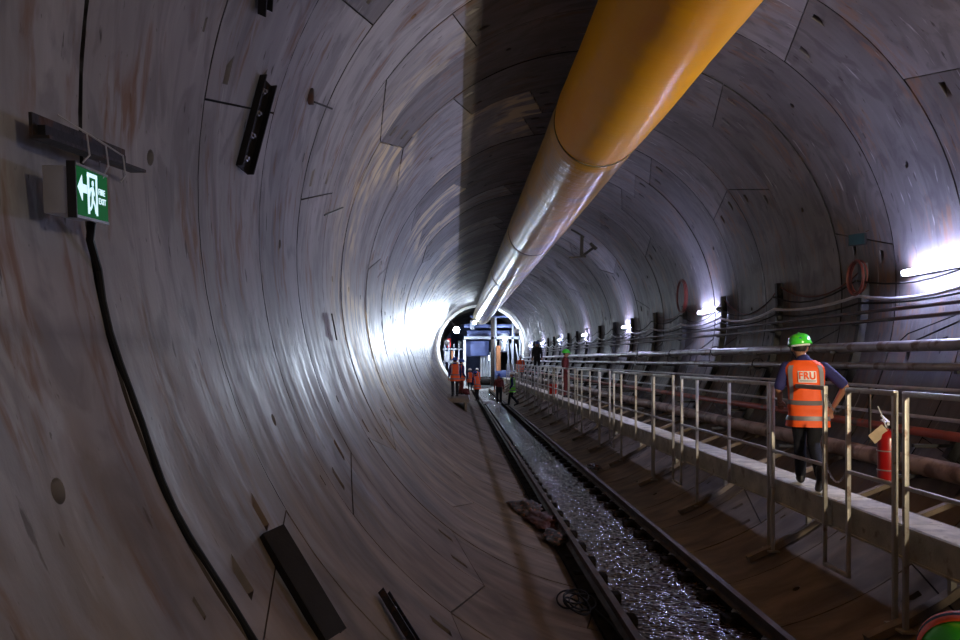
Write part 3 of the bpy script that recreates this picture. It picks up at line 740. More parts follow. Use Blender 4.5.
# sign on the right wall, seen from behind
p = cyl_pt(78.8, 10.9, R-.12)
t = empty('exit_sign', p, 'small unlit teal sign box high on the right wall above the red coil', 'sign', rz=math.radians(35))
b = MB(); b.box((0, 0, 0), (.05, .24, .17), bev=.005); b.build('housing', 'sign_black', t)
b = MB(); b.box((-.028, 0, 0), (.006, .22, .15)); b.build('face_panel', 'sign_dim', t)
b = MB(); b.tube([V(.03, -.1, .1), cyl_pt(73.5, 10.1, R-.01)-p], .008, 6); b.build('hanging_rod', 'steel_dark', t)

# bracket hanging from the crown right of the duct
Yc = 25.4
t = empty('crown_bracket', (at(582, Yc), Yc, zt(236, Yc)), 'dark steel hanger frame under the crown right of the duct', 'bracket')
b = MB(); b.bar((0, 0, .05), (-.02, 0, -.72), .10, .10, V(0, 1, 0)); b.build('hanger_post', 'steel_black', t)
b = MB(); b.bar((-.45, 0, -.74), (.12, 0, -.70), .09, .06); b.build('cross_bar', 'steel_dark', t)
b = MB(); b.bar((.0, 0, -.68), (.46, .1, -.34), .08, .08); b.bar((.32, .1, -.20), (.52, .1, -.42), .16, .10, V(0, 1, 0)); b.build('brace', 'steel_black', t)
b = MB(); b.bar((-.35, 0, .26), (.1, 0, -.0), .07, .14); b.build('top_plate', 'steel_black', t)

# ------------------------------------------------------------------ litter beside the track
def lump(name, c, size, m, label, seed, cat='rags', sub=4, amp=.35, grp=None):
    bm = bmesh.new(); bmesh.ops.create_icosphere(bm, subdivisions=sub, radius=1)
    for v in bm.verts:
        q = v.co*1.6 + V(seed*3.1, seed, 0); k = 1 + amp*noise.noise(q) + amp*.6*noise.noise(q*2.7) + amp*.3*abs(noise.noise(q*6))
        v.co = V(v.co.x*size[0]*k, v.co.y*size[1]*k, max(v.co.z, -.35)*size[2]*k)
    me = bpy.data.meshes.new(name); bm.to_mesh(me); bm.free()
    for f in me.polygons: f.use_smooth = True
    me.materials.append(M[m]); o = bpy.data.objects.new(name, me); col.objects.link(o); o.location = c
    return tag(o, label, cat, grp)
lump('muddy_rag', (-1.02, 12.9, .22), (.24, .50, .09), 'mudrag', 'muddy dark rag with an orange edge lying beside the left rail', 1, amp=.6)
lump('muddy_rag', (-.83, 12.0, .20), (.22, .44, .09), 'reddish', 'faded red rag heaped between the other rags beside the left rail', 2, amp=.6)
lump('muddy_sack', (-.76, 10.9, .18), (.18, .40, .085), 'mudrag', 'wet grey sack nearest the camera beside the left rail', 3, 'sack')
lump('mud_lump', (1.0, 17.5, .27), (.14, .35, .07), 'mudrag', 'heap of mud beside the right rail', 4, 'mud')
t = MB(); rr = random.Random(3)
for i in range(5):
    cx_, cy_ = -.98 + rr.uniform(-.06, .10), 7.85 + rr.uniform(-.2, .2)
    rot = Matrix.Rotation(rr.uniform(.15, .3), 3, 'Y') @ Matrix.Rotation(rr.uniform(-.5, .5), 3, 'Z') @ Matrix.Rotation(rr.uniform(-.12, .12), 3, 'X')
    t.torus((cx_, cy_, .20+.02*i), .16*rr.uniform(.7, 1.1), .010, rot, 26, 6, sx=.8, sy=1.7)
t.tube([(-.95, 8.0, .2), (-.8, 7.7, .2), (-.72, 7.3, .2), (-.7, 6.9, .2)], .010, 6)
tag(t.build('hose_coil', 'rubber'), 'tangled black hose beside the left rail at the bottom of the photograph', 'hose')
lump('timber_offcut', (-1.35, 6.2, .29), (.03, .16, .02), 'timber', 'small wood scrap on the lining left of the hose', 5, 'wood', 2, .2)

# ------------------------------------------------------------------ people
TORSO = [(.66, .205, .150), (.78, .195, .140), (.86, .175, .125), (.93, .185, .135), (1.02, .172, .122), (1.12, .172, .122), (1.24, .190, .130), (1.33, .200, .130), (1.39, .195, .115), (1.43, .150, .095), (1.465, .085, .075)]
def torso_at(h):
    for (h0, a0, b0), (h1, a1, b1) in zip(TORSO[:-1], TORSO[1:]):
        if h <= h1:
            u = min(1, max(0, (h-h0)/(h1-h0))); return a0+(a1-a0)*u, b0+(b1-b0)*u
    return TORSO[-1][1:]
def person(loc, rz, label, vest='orange', helmet='green', lean=(0, 0), arms=None, legs=None, voxel=.016, scale=1.0, trousers='black_cloth', shirt='navy', sleeve='short', detail=False, group=None, headoff=(0, 0), stripe=False, helm_tilt=(0, 0)):
    t = empty('person', loc, label, 'person', group, rz); t.scale = (scale,)*3
    lx, ly = lean
    def sp(p, h=None):            # lean grows above the hips
        x, y, z = p; k = max(0, z-.9); return V(x+lx*k, y+ly*k, z)
    A = arms or {}
    Rs, Re, Rh = A.get('R', ((.19, 0, 1.39), (.25, -.03, 1.10), (.26, .10, .86)))
    Ls, Le, Lh = A.get('L', ((-.19, 0, 1.39), (-.25, -.03, 1.10), (-.26, .10, .86)))
    G = legs or {}
    Rk, Ra, Rt = G.get('R', ((.10, .03, .50), (.10, -.02, .09), (.11, .15, .03)))
    Lk, La, Lt = G.get('L', ((-.10, .03, .50), (-.10, -.02, .09), (-.11, .15, .03)))
    hx, hy = headoff
    hc = sp((hx, .03+hy, 1.60))
    def seg(mb, pts, rs, n=12):   # smooth limb
        P_, Q = [], []
        for i in range(len(pts)-1):
            for k in range(4): u = k/4; P_.append(Vector(pts[i]).lerp(Vector(pts[i+1]), u)); Q.append(rs[i]+(rs[i+1]-rs[i])*u)
        P_.append(Vector(pts[-1])); Q.append(rs[-1]); mb.tube(P_, Q, n)
        for p, r_ in zip(pts, rs): mb.ball(p, r_*.99, 10, 7)
    def torso(mb, off=0, h0=.86, h1=1.465, n=28, steps=22, cap=True):
        o = len(mb.v)
        for i in range(steps+1):
            h = h0+(h1-h0)*i/steps; rx, ry = torso_at(h)
            for k in range(n):
                a = 2*PI*k/n; ca, sa = math.cos(a), math.sin(a)
                p = sp(((rx+off)*math.copysign(abs(ca)**.85, ca), (ry+off)*math.copysign(abs(sa)**.85, sa), h)); mb.v.append(tuple(p))
        for i in range(steps):
            for k in range(n): mb.f.append((o+i*n+k, o+i*n+(k+1) % n, o+(i+1)*n+(k+1) % n, o+(i+1)*n+k))
        if cap: mb.f.append(tuple(o+k for k in range(n-1, -1, -1))); mb.f.append(tuple(o+steps*n+k for k in range(n)))
    def soft(o, vx, it=6):
        r = o.modifiers.new('r', 'REMESH'); r.mode = 'VOXEL'; r.voxel_size = vx; r.use_smooth_shade = True
        if it: q = o.modifiers.new('s', 'SMOOTH'); q.iterations = it; q.factor = .5
    # body
    b = MB(); torso(b, -.012)
    b.tube([sp((hx*.2, .0, 1.42)), sp((hx*.6, .015+hy*.5, 1.49)), hc+V(0, -.01, -.05)], [.066, .058, .056], 12)
    b.ball(hc, (.075, .095, .115), 18, 12); b.ball(hc+V(0, .035, -.06), (.052, .055, .055), 12, 8)
    b.ball(hc+V(0, .10, -.015), (.013, .02, .022), 8, 6); b.ball(hc+V(0, .088, -.062), (.026, .012, .010), 8, 6)
    for s_ in (-1, 1): b.ball(hc+V(.078*s_, -.005, -.01), (.012, .022, .034), 8, 6)
    for S, E_, H_, s_ in ((Rs, Re, Rh, 1), (Ls, Le, Lh, -1)):
        S, E_, H_ = sp(S), sp(E_), sp(H_)
        d = (H_-E_).normalized(); W_ = H_
        seg(b, [S, E_, W_], [.052, .041, .028])
        side = d.cross(V(0, 0, 1)); side = side.normalized() if side.length > .1 else V(1, 0, 0); nn = side.cross(d)
        pc = W_+d*.05
        b.ball(pc, (.040, .050, .018), 10, 8, Matrix((side, d, nn)).transposed())
        fr = .0095 if detail else .012
        for j, (o_, fl) in enumerate(((-.028, .070), (-.0095, .080), (.0095, .074), (.028, .058))):
            p0 = pc+side*o_+d*.035; p1 = p0+d*fl*.5-nn*.010*s_; p2 = p1+d*fl*.25-nn*.028; p3 = p2-nn*.022+d*.002
            b.tube([p0-d*.02, p0, p1, p2, p3], [fr, fr, fr*.95, fr*.9, fr*.8], 8)
        b.tube([W_+d*.015+side*.02*-s_, pc+side*-.045*s_+d*.012, pc+side*-.056*s_+d*.045-nn*.015], [fr*1.25, fr*1.15, fr], 8)
    hip = {1: sp((.09, 0, .90)), -1: sp((-.09, 0, .90))}
    for s_, K_, An in ((1, Rk, Ra), (-1, Lk, La)): seg(b, [hip[s_], K_, An], [.085, .055, .038])
    bo = b.build('body', 'skin', t, smooth=0); soft(bo, voxel if not detail else .007, 3 if detail else 1)
    # trousers
    b = MB(); torso(b, .006, .84, 1.02)
    for s_, K_, An in ((1, Rk, Ra), (-1, Lk, La)):
        K2 = Vector(K_); A2 = Vector(An)
        seg(b, [hip[s_]+V(0, 0, -.02), hip[s_].lerp(K2, .5), K2, K2.lerp(A2, .5), A2+(K2-A2).normalized()*.03], [.102, .09, .072, .066, .062])
    tr = b.build('trousers', trousers, t, smooth=0); soft(tr, voxel*.8)
    # boots
    for An, T_ in ((Ra, Rt), (La, Lt)):
        An, T_ = Vector(An), Vector(T_); b = MB(); fd = (T_-An); fd.z *= .0; 
        heel = An + (An-T_).normalized()*.03 + V(0, 0, -.045)
        dirf = (T_-heel)
        seg(b, [An+V(0, 0, .09), An+V(0, 0, .0), heel.lerp(T_, .25)+V(0, 0, .012)], [.058, .055, .048])
        seg(b, [heel, heel.lerp(T_, .5)+V(0, 0, .014), T_+V(0, 0, .018)+dirf.normalized()*.05], [.042, .046, .040])
        o = b.build('boot', 'boot', t, smooth=0); soft(o, .012 if detail else .02, 2)
    # shirt
    b = MB(); torso(b, .003, .9)
    for S, E_, H_ in ((Rs, Re, Rh), (Ls, Le, Lh)):
        S, E_, H_ = sp(S), sp(E_), sp(H_)
        if sleeve == 'short': seg(b, [S+V(0, 0, -.005), S.lerp(E_, .5), S.lerp(E_, .86)], [.066, .066, .064])
        else: seg(b, [S+V(0, 0, -.005), E_, E_.lerp(H_, .9)], [.068, .056, .042])
    b.tube([sp((0, 0, 1.43)), sp((hx*.3, .0, 1.475)), sp((hx*.5, .01, 1.50))], [.09, .072, .066], 14)
    sh = b.build('shirt', shirt, t, smooth=0); soft(sh, voxel*.8)
    # vest: open shell with armholes, soft folds
    if vest:
        b = MB(); n = 48; st = 30; o = len(b.v); ids = {}
        h0, h1 = .70, 1.455
        for i in range(st+1):
            h = h0+(h1-h0)*i/st; rx, ry = torso_at(h)
            for k in range(n):
                a = 2*PI*k/n; ca, sa = math.cos(a), math.sin(a)
                fold = .007*math.sin(3.2*a+h*9)*max(0, 1.3-h)*2 + .005*noise.noise(V(ca*3, sa*3, h*7))
                off = .016+fold + (.012 if h < .95 else 0)
                b.v.append(tuple(sp(((rx+off)*math.copysign(abs(ca)**.85, ca), (ry+off)*math.copysign(abs(sa)**.85, sa), h))))
        for i in range(st):
            hm = h0+(h1-h0)*(i+.5)/st
            for k in range(n):
                am = 2*PI*(k+.5)/n
                side = abs(math.sin(am)) < (.42 if hm < 1.40 else .30)
                if side and hm > 1.20+.0: 
                    if hm > 1.22: continue
                b.f.append((i*n+k, i*n+(k+1) % n, (i+1)*n+(k+1) % n, (i+1)*n+k))
        ve = b.build('vest', vest, t, smooth=80)
        so = ve.modifiers.new('s', 'SOLIDIFY'); so.thickness = .006; so.offset = 0
        def strip(pts_fn, nn_, off=.026, w=.05, m='tape'):
            q = MB()
            for i in range(nn_+1):
                u = i/nn_; a_, h_, dirn = pts_fn(u)
                for s_ in (-.5, .5):
                    aa, hh = (a_, h_+w*s_) if dirn == 'v' else (a_+w*s_/.15, h_)
                    rx, ry = torso_at(hh); ca, sa = math.cos(aa), math.sin(aa)
                    fold = .007*math.sin(3.2*aa+hh*9)*max(0, 1.3-hh)*2 + .005*noise.noise(V(ca*3, sa*3, hh*7))
                    of = off+fold + (.012 if hh < .95 else 0)
                    q.v.append(tuple(sp(((rx+of)*math.copysign(abs(ca)**.85, ca), (ry+of)*math.copysign(abs(sa)**.85, sa), hh))))
            for i in range(nn_): q.f.append((2*i, 2*i+2, 2*i+3, 2*i+1))
            oo = q.build('reflective_band', m, ve, smooth=60); return oo
        strip(lambda u: (2*PI*u, .80, 'v'), 48, w=.05); strip(lambda u: (2*PI*u, .985+.012*math.sin(2*PI*u), 'v'), 48, w=.05)
        for a0, a1 in ((-PI/2+.95, -PI/2+.72), (-PI/2-.95, -PI/2-.72), (PI/2+.95, PI/2+.72), (PI/2-.95, PI/2-.72)):
            strip(lambda u: (a0+(a1-a0)*u, 1.01+.39*u, 'h'), 10, w=.05, m='tape_l')
        if detail:
            # back panel with lettering wrapped on the vest
            def wrap(x, z, off):
                rx, ry = torso_at(z); rx += off; ry += off; q = min(.98, abs(x/rx)); sa = (1-q**(2/.85))**(.85/2)
                return sp((x, -ry*sa, z))
            q = MB(); nx, nz = 12, 8; x0, x1, z0, z1 = -.085, .105, 1.205, 1.335
            for j in range(nz+1):
                for i in range(nx+1): q.v.append(tuple(wrap(x0+(x1-x0)*i/nx, z0+(z1-z0)*j/nz, .031)))
            for j in range(nz):
                for i in range(nx): q.f.append((j*(nx+1)+i, j*(nx+1)+i+1, (j+1)*(nx+1)+i+1, (j+1)*(nx+1)+i))
            q.build('back_panel', 'white', ve)
            tm = text_mesh('back_lettering', 'FRU', .118, 'orange', ve)
            bm = bmesh.new(); bm.from_mesh(tm.data)
            xs = [v.co.x for v in bm.verts]; ys_ = [v.co.y for v in bm.verts]; w_ = max(xs)-min(xs); hh_ = max(ys_)-min(ys_)
            for v in bm.verts:
                # fatten to a bold face and wrap
                X = x0+.012+(v.co.x-min(xs))/w_*(x1-x0-.024); Z = z0+.038+(v.co.y-min(ys_))/hh_*.080
                v.co = wrap(X, Z, .034+.001*(v.co.z > 0))
            bm.to_mesh(tm.data); bm.free()
            sd = tm.modifiers.new('s', 'SOLIDIFY'); sd.thickness = .008; sd.offset = 0
            q = MB()
            for i in range(15):
                xa = x0+.014+i*.0112; wd = .0075
                q.add([wrap(xa, z0+.012, .034), wrap(xa+wd, z0+.012, .034), wrap(xa+wd, z0+.026, .034), wrap(xa, z0+.026, .034)], [(0, 1, 2, 3)])
            q.build('small_print', 'tape', ve)
    # hair and helmet
    if helmet:
        ht = Matrix.Rotation(helm_tilt[0], 3, 'X') @ Matrix.Rotation(helm_tilt[1], 3, 'Y')
        b = MB(); b.ball(hc+V(0, -.012, .02), (.080, .098, .10), 16, 10); o = b.build('hair', 'hair', t)
        b = MB(); c = hc+V(0, -.005, .045)
        prof = [(.128, -.005), (.130, .0), (.128, .03), (.118, .065), (.098, .095), (.066, .115), (.03, .124), (.004, .126)]
        b.lathe(prof, c, 28, ht, sx=.97, sy=1.16)
        b.lathe([(.138, -.012), (.140, -.006), (.128, -.002)], c, 28, ht, sx=.98, sy=1.15)
        # peak
        b.add([c + ht @ V(x, y, z) for x, y, z in ((-.09, .11, -.002), (.09, .11, -.002), (.07, .19, -.022), (0, .205, -.026), (-.07, .19, -.022), (-.09, .11, -.012), (.09, .11, -.012), (.07, .188, -.03), (0, .202, -.034), (-.07, .188, -.03))], [(0, 1, 2, 3, 4), (9, 8, 7, 6, 5), (0, 5, 6, 1), (1, 6, 7, 2), (2, 7, 8, 3), (3, 8, 9, 4), (4, 9, 5, 0)])
        b.tube([c + ht @ V(0, -.14+.28*i/10, .004+.129*math.sin(PI*i/10)**.75) for i in range(11)], .010, 8)
        he = b.build('helmet', helmet, t, smooth=50)
        if detail:
            q = MB(); q.tube([c + ht @ V(.118*math.sin(a), -.135*math.cos(a), -.022) for a in [(-.9+.18*i) for i in range(11)]], .012, 8); q.build('helmet_harness', 'white', he)
            q = MB(); q.lathe([(.018, 0), (.018, .004)], c + ht @ V(.0, -.134, .050), 14, Matrix.Rotation(PI/2+.5, 3, 'X')); q.build('helmet_badge', 'blue_helmet', he)
            for s_ in (-1, 1):
                q = MB(); q.tube([c + ht @ V(.115*s_, -.02, -.01), hc+V(.085*s_, .02, -.05), hc+V(.03*s_, .05, -.125)], .004, 5); q.build('chin_strap', 'rubber', he)
        if stripe:
            for y0_, y1_, m_ in ((-.055, -.02, 'orange'), (-.02, .005, 'rubber'), (.005, .045, 'orange')):
                q = MB(); ns = 24
                for j in range(4):
                    yv = y0_+(y1_-y0_)*j/3; kk = math.sqrt(1-(yv/.152)**2)
                    for i in range(ns+1):
                        a_ = PI*i/ns; q.v.append(tuple(c + ht @ V(.1305*kk*math.cos(a_), yv, .132*kk*math.sin(a_)**.85+.002)))
                for j in range(3):
                    for i in range(ns): q.f.append((j*(ns+1)+i, j*(ns+1)+i+1, (j+1)*(ns+1)+i+1, (j+1)*(ns+1)+i))
                q.build('helmet_stripe', m_, he)
    return t

# the worker walking away in the foreground
wx, wy = 1.80, 8.6
person((wx, wy, ZW+.01), math.radians(-20), 'worker walking away on the walkway, green helmet, orange vest lettered FRU, navy shirt',
       detail=True, lean=(-.06, .05), headoff=(-.03, .02), helm_tilt=(-.08, -.10), scale=1.0,
       arms={'R': ((.195, 0, 1.385), (.40, -.05, 1.16), (.29, .12, .93)), 'L': ((-.195, 0, 1.385), (-.29, .0, 1.12), (-.27, .20, .98))},
       legs={'R': ((.07, .06, .50), (.11, -.31, .17), (.10, -.22, .035)), 'L': ((-.06, .24, .53), (-.05, .23, .09), (-.05, .40, .03))})
# the person whose striped green helmet shows at the bottom right
person((-.67, 2.3, .13), math.radians(-32), 'person at the bottom right corner in a green helmet with orange stripes', vest='lime', stripe=True, shirt='navy', scale=1.04)
walk = {'R': ((.10, .16, .52), (.10, .22, .09), (.10, .38, .03)), 'L': ((-.10, .02, .50), (-.10, -.30, .14), (-.10, -.16, .03))}
G = 'workers near the gantry'
person((at(455, 35), 35, 1.05), math.radians(10), 'leftmost worker near the gantry, dark helmet, orange vest, standing on the board', helmet='blue_helmet', sleeve='long', group=G, scale=1.05)
person((at(461, 37), 37, 1.05), math.radians(-60), 'worker in orange standing right behind the leftmost worker', helmet='blue_helmet', vest='orange', trousers='brown_cloth', sleeve='long', group=G)
person((at(477.5, 44), 44, .36), math.radians(30), 'worker in an orange vest bending over beside the left rail', helmet='blue_helmet', lean=(.10, .5), sleeve='long', group=G, legs=walk, arms={'R': ((.19, 0, 1.37), (.23, .1, 1.08), (.14, .3, .92)), 'L': ((-.19, 0, 1.37), (-.23, .1, 1.08), (-.14, .3, .92))})
person((at(499, 43), 43, .22), math.radians(180), 'worker in a dark red jacket standing between the rails', helmet='blue_helmet', vest=None, shirt='brown_cloth', sleeve='long', group=G)
person((at(512.5, 40), 40, .34), math.radians(75), 'worker in a lime green vest striding over the right rail', helmet='white', vest='lime', sleeve='long', group=G, legs=walk, scale=1.02)
person((1.95, 48, ZW+.01), math.radians(160), 'worker in orange with a white helmet on the far walkway', helmet='white', vest='orange', shirt='orange', sleeve='long', group=G)
person((2.02, 29, ZW+.01), math.radians(-100), 'worker in a green helmet and dark red jacket leaning on the walkway railing', helmet='green', vest=None, shirt='brown_cloth', trousers='brown_cloth', sleeve='long', group=G, scale=1.06)
person((at(537, 41), 41, 2.02), math.radians(180), 'worker in black standing raised beside the far walkway', helmet='blue_helmet', vest=None, shirt='black_cloth', sleeve='long', group=G)
person((at(470, 58), 58, .35), math.radians(20), 'distant worker in orange under the gantry, left', helmet='white', vest='orange', sleeve='long', group=G, voxel=.02)
person((at(477, 60), 60, .35), math.radians(-20), 'distant worker in orange under the gantry, right', helmet='white', vest='orange', shirt='orange', sleeve='long', group=G, voxel=.02)
# what they stand on
b = MB(); b.box((at(458, 36), 36.2, .93), (1.0, 4.4, .2), bev=.01); b.box((at(458, 36)+.35, 36.2, .62), (.1, 4.2, .5)); tag(b.build('timber_platform', 'timber'), 'low timber platform under the two workers on the left', 'platform')
b = MB(); x_ = at(537, 41); b.box((x_, 41, 1.99), (.6, .7, .06))
for sx in (-.25, .25):
    for sy in (-.3, .3): b.box((x_+sx, 41+sy, 1.63), (.05, .05, .70))
tag(b.build('step_stool', 'steel_dark'), 'dark steel stand under the worker in black', 'stand')
# objects near them
lump('white_lump', (at(462.5, 37), 37.4, .92), (.35, .6, .22), 'sheet', 'white plastic sheet bundled at the feet of the leftmost workers', 8, 'sheet')
lump('dark_red_bag', (at(465, 37), 37.2, 1.14), (.22, .3, .22), 'brown_cloth', 'dark red bag on the white sheet', 9, 'bag')
lump('white_lump', (at(490, 41), 41.5, .42), (.30, 1.1, .10), 'sheet', 'long white lump in place of water glare on the track between workers', 10, 'sheet')  # white lump placed to imitate glare on the water
# red crate on walkway
t = empty('red_bucket', (1.98, 32.5, ZW), 'red bucket standing on the walkway behind the railing', 'bucket')
b = MB(); b.lathe([(.17, 0), (.22, .40), (.235, .41), (.235, .43), (.21, .43), (.16, .02)], (0, 0, 0), 18); b.build('pail', 'red_box', t)
b = MB(); b.tube([(-.22*math.cos(a), 0, .42+.2*math.sin(a)) for a in [PI*i/10 for i in range(11)]], .008, 6); b.build('handle', 'steel_grey', t)

# fire extinguisher
Ye = 7.08; t = empty('fire_extinguisher', (1.84, Ye, 1.63), 'red fire extinguisher hung inside the walkway railing', 'fire extinguisher')
b = MB(); b.lathe([(.06, 0), (.080, .008), (.084, .03), (.084, .39), (.075, .43), (.045, .462), (.026, .475), (.026, .49)], (0, 0, 0), 24); b.build('cylinder', 'ext_red', t)
b = MB(); b.lathe([(.022, 0), (.022, .04), (.014, .045), (.014, .06)], (0, 0, .485), 12); b.build('valve', 'steel_grey', t)
b = MB(); b.bar((0, -.02, .53), (.02, .13, .56), .022, .012); b.bar((0, -.02, .55), (.02, .13, .60), .022, .010); b.build('handle', 'white', t)
b = MB(); b.tube([(.0, -.03, .51), (.03, -.10, .47), (.05, -.115, .38), (.04, -.11, .2), (.02, -.1, .1)], .011, 8); b.build('hose', 'rubber', t)
b = MB(); b.bar((-.08, 0, .40), (-.17, 0, .40), .03, .03); b.bar((-.165, 0, .36), (-.165, 0, .88), .012, .03, V(0, 1, 0)); b.build('hanging_bracket', 'steel_dark', t)
b = MB(); b.torus((0, 0, .28), .087, .006, None, 24, 6); b.torus((0, 0, .10), .087, .006, None, 24, 6); b.build('clamp_band', 'sign_edge', t)
rot = Matrix.Rotation(math.radians(45), 3, 'Y')
b = MB(); b.box((-.10, -.03, .44), (.10, .004, .17), Matrix.Rotation(math.radians(50), 3, 'Y')); b.build('inspection_tag', 'card', t)
b = MB(); b.tube([(-.02, -.02, .5), (-.07, -.03, .62), (-.105, -.03, .70)], .005, 6); b.build('seal_wire', 'white', t)

# ------------------------------------------------------------------ backup gantry at the far end
YG = 66.0
t = empty('steel_ring', (0, YG-1.0, ZC), 'bright steel ring round the tunnel in front of the gantry', 'ring')
b = MB(); b.lathe([(3.78, 0), (3.58, 0), (3.55, .06), (3.58, .35), (3.78, .35)], (0, 0, 0), 72, Matrix.Rotation(-PI/2, 3, 'X'))
b.f = [f for f in b.f if len(f) <= 4]; b.build('ring_flange', 'white', t)
def gb(name, parent, m, x0, x1, z0, z1, y0, y1):
    b = MB(); b.box(((x0+x1)/2, (y0+y1)/2, (z0+z1)/2), (abs(x1-x0), abs(y1-y0), abs(z1-z0)), bev=.02); return b.build(name, m, parent)
g = empty('backup_gantry', (0, YG, 0), 'steel tunnelling backup gantry filling the far end', 'gantry')
gx = lambda px: at(px, YG+1); gz = lambda py: zt(py, YG+1)
for px, w, m in ((464.5, .22, 'white'), (492, .30, 'steel_dark'), (495, .18, 'gantry_grey'), (512, .18, 'gantry_grey'), (519, .14, 'gantry_grey')):
    gb('column', g, m, gx(px)-w/2, gx(px)+w/2, .5 if px > 470 else .3, gz(318 if px > 490 else 340), 0, .3)
gb('cross_beam', g, 'gantry_grey', gx(464), gx(522), gz(339.5), gz(336.5), 0, .4)
gb('cross_beam', g, 'gantry_blue', gx(464), gx(520), gz(328), gz(324.5), .5, .9)
gb('cross_beam', g, 'gantry_blue', gx(470), gx(514), gz(318), gz(316), .5, .9)
gb('upper_deck', g, 'gantry_blue', gx(466), gx(489), gz(356), gz(341), 1, 12)
gb('upper_deck', g, 'gantry_blue', gx(467), gx(516), gz(336), gz(330), 2, 14)
gb('platform', g, 'gantry_blue', gx(494), gx(513), gz(377), gz(370.5), -1.5, 6)
gb('platform', g, 'steel_grey', gx(466), gx(522), gz(389), gz(386.5), 2, 16)
gb('motor_box', g, 'gantry_grey', gx(470), gx(474), gz(330), gz(321), -.2, .6)
gb('side_frame', g, 'gantry_grey', gx(442.5), gx(463), gz(350), gz(348.5), .5, .8)
gb('side_frame', g, 'gantry_grey', gx(443), gx(463), gz(362), gz(360.5), .5, .8)
for px in (445, 449, 454, 459): gb('side_post', g, 'gantry_grey', gx(px)-.05, gx(px)+.05, .8, gz(344), .5, .65)
b = MB()
for px in range(466, 476, 2): b.box((gx(px), .3, gz(383)), (.06, .06, 1.5))
b.box((gx(470.5), .3, gz(375)), (.9, .06, .06)); b.build('guard_fence', 'gantry_grey', g)
for i, px in enumerate((482, 485, 488, 491)):
    b = MB(); b.tube([(gx(px), YG+2, gz(377)), (gx(px), YG+2, gz(352))], .13, 14); tag(b.build('grout_cylinder', 'tank'), 'pale vertical cylinder of the row at the middle of the gantry', 'cylinder', 'row of pale cylinders on the gantry')
b = MB(); b.tube([(gx(497.5), YG-.4, gz(371)), (gx(497.5), YG-.4, gz(346))], .20, 16); tag(b.build('copper_column', 'copper'), 'rust orange vertical drum standing on the gantry platform', 'drum')
b = MB(); b.lathe([(.3, 0), (.42, .1), (.42, 1.5), (.3, 1.65)], (gx(504), YG+1, gz(352)), 20); tag(b.build('storage_tank', 'tank'), 'pale round tank high on the right of the gantry', 'tank')
for i, (pa, pb) in enumerate(((505, 508), (509, 512), (514.5, 517), (507, 506))):
    b = MB(); b.tube([(gx(pa), YG-.8+i*.2, gz(344)), (gx((pa+pb)/2)+.05, YG-.7, gz(358)), (gx(pb), YG-.6, gz(372))], .06, 8); tag(b.build('riser_hose', 'gantry_grey'), 'pale hose hanging down the right side of the gantry', 'hose', 'hoses on the right of the gantry')
for i, (px, py, m) in enumerate(((449, 343, 'red_box'), (453, 355, 'copper'), (460, 345, 'sign_dim'), (447, 356, 'cab_white'), (457, 362, 'copper'), (451, 366, 'cab_white'))):
    b = MB(); b.box((gx(px), YG+1.5, gz(py)), (.34, .5, .8), bev=.02); b.box((gx(px), YG+1.22, gz(py)+.1), (.22, .05, .3)); tag(b.build('control_cabinet', m), ['red', 'orange brown', 'teal', 'white', 'lower orange brown', 'lower white'][i] + ' cabinet on the left side of the gantry behind the workers', 'cabinet')
b = MB(); b.tube([(-1.0, YG+5, .9), (1.1, YG+5, .9)], .5, 16); tag(b.build('wagon_tank', 'steel_dark'), 'dark drum low in the middle of the gantry', 'drum')

# lamps at the gantry
def flood(x, y, z, label, m, r, tilt=0, rz=0):
    t = empty('flood_lamp', (x, y, z), label, 'lamp', rz=rz)
    q = Matrix.Rotation(PI/2+tilt, 3, 'X')
    b = MB(); b.lathe([(r*.5, -.22), (r*.95, -.12), (r*1.08, .0), (r*1.08, .03)], (0, 0, 0), 24, q); b.build('reflector', 'fixture', t)
    b = MB(); b.lathe([(r, 0), (r, .012)], V(0, 0, 0) + q @ V(0, 0, .031), 24, q); b.build('lens', m, t)
    b = MB(); b.tube([(-r*1.15, 0, 0), (-r*1.15, .1, r*1.4), (r*1.15, .1, r*1.4), (r*1.15, 0, 0)], .02, 6); b.build('yoke', 'steel_dark', t)
flood(at(456.5, 63), 63, zt(330, 63), 'big dazzling floodlight high on the left in front of the gantry', 'flood', .26, 0, math.radians(-3))
b = MB(); b.bar((at(456.5, 63), 63.12, zt(330, 63)+.3), (at(449, 63)-.05, 63.2, zt(322, 63)+.2), .06, .06); tag(b.build('lamp_arm', 'steel_dark'), 'steel arm that carries the big floodlight', 'arm')
flood(3.25, -3.2, 3.75, 'warm work lamp on the right wall behind the camera', 'warm', .22, 0, math.radians(-158))
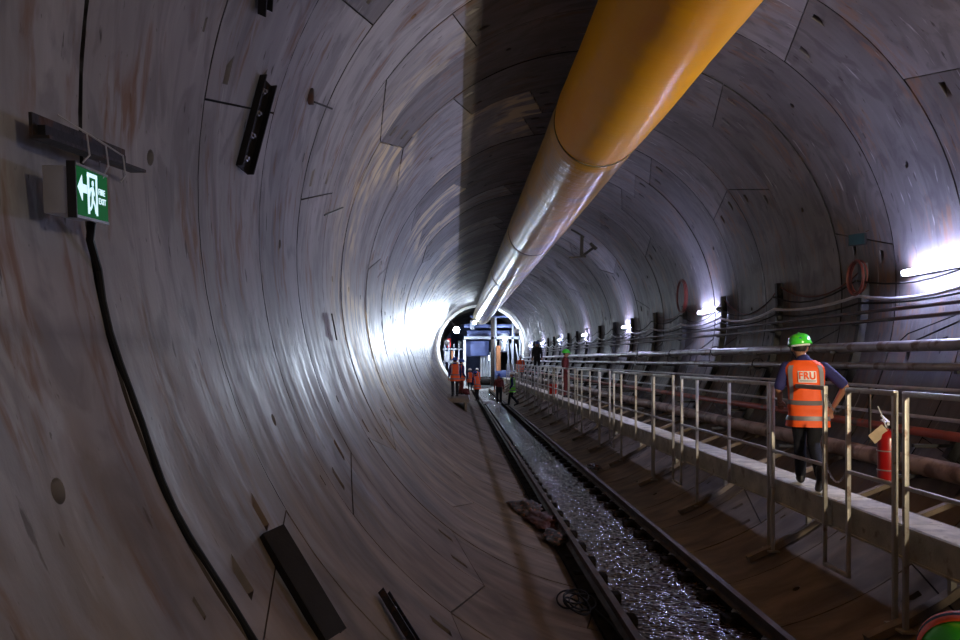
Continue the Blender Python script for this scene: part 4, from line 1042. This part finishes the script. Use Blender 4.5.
flood(.9, 68.5, 3.0, 'added fill lamp between the columns in the middle of the gantry', 'small_fill', .2, .3)  # added lamp, brightens the gantry interior
flood(-2.9, 62.5, 4.2, 'added fill lamp on the left wall facing the gantry', 'gantry_fill', .22, 0, math.radians(165))  # added pair of lamps, brightens the front of the gantry
flood(2.9, 62.5, 5.2, 'added fill lamp on the right wall facing the gantry', 'gantry_fill', .22, 0, math.radians(195))
flood(-.6, 62.8, 5.9, 'small added fill lamp under the crown left of the duct end', 'small_fill', .15, .2)  # added lamp, gives the duct side its highlight
flood(2.2, 66.5, 4.6, 'added fill lamp on the right side of the gantry', 'small_fill', .15, .2)  # added lamp, brightens the right of the gantry

def beam(loc, aim, power, ang, rgb, r=.2):
    l = bpy.data.lights.new('floodlight_beam', 'SPOT'); l.energy = power; l.spot_size = math.radians(ang); l.spot_blend = 1.0; l.color = rgb; l.shadow_soft_size = r
    o = bpy.data.objects.new('floodlight_beam', l); col.objects.link(o); o.location = loc
    o.rotation_euler = (Vector(aim)-Vector(loc)).to_track_quat('-Z', 'Y').to_euler()
beam((at(456.5, 63), 62.7, zt(330, 63)), (-3.80, 49, 5.3), 24000, 18, (.72, .84, 1.0))
beam((3.1, -2.9, 3.8), (1.2, 8, 5.2), 3300, 54, (1.0, .84, .62), .15)
# ------------------------------------------------------------------ camera, world, lights
cam = bpy.data.cameras.new('camera'); co = bpy.data.objects.new('camera', cam); col.objects.link(co)
co.location = (CAMX, 0, CAMZ); co.rotation_euler = (PI/2, 0, 0)
cam.sensor_width = 36; cam.lens = 36*FPX/960
cam.shift_x = 25/960; cam.shift_y = 40/960
cam.clip_start = .05; cam.clip_end = 300
sc.camera = co
w = bpy.data.worlds.new('world'); sc.world = w; w.use_nodes = True
w.node_tree.nodes['Background'].inputs[0].default_value = (.75, .8, 1, 1)
w.node_tree.nodes['Background'].inputs[1].default_value = .02
sc.view_settings.view_transform = 'Standard'; sc.view_settings.look = 'None'; sc.view_settings.gamma = 1; sc.view_settings.use_curve_mapping = False
sc.view_settings.exposure = .45
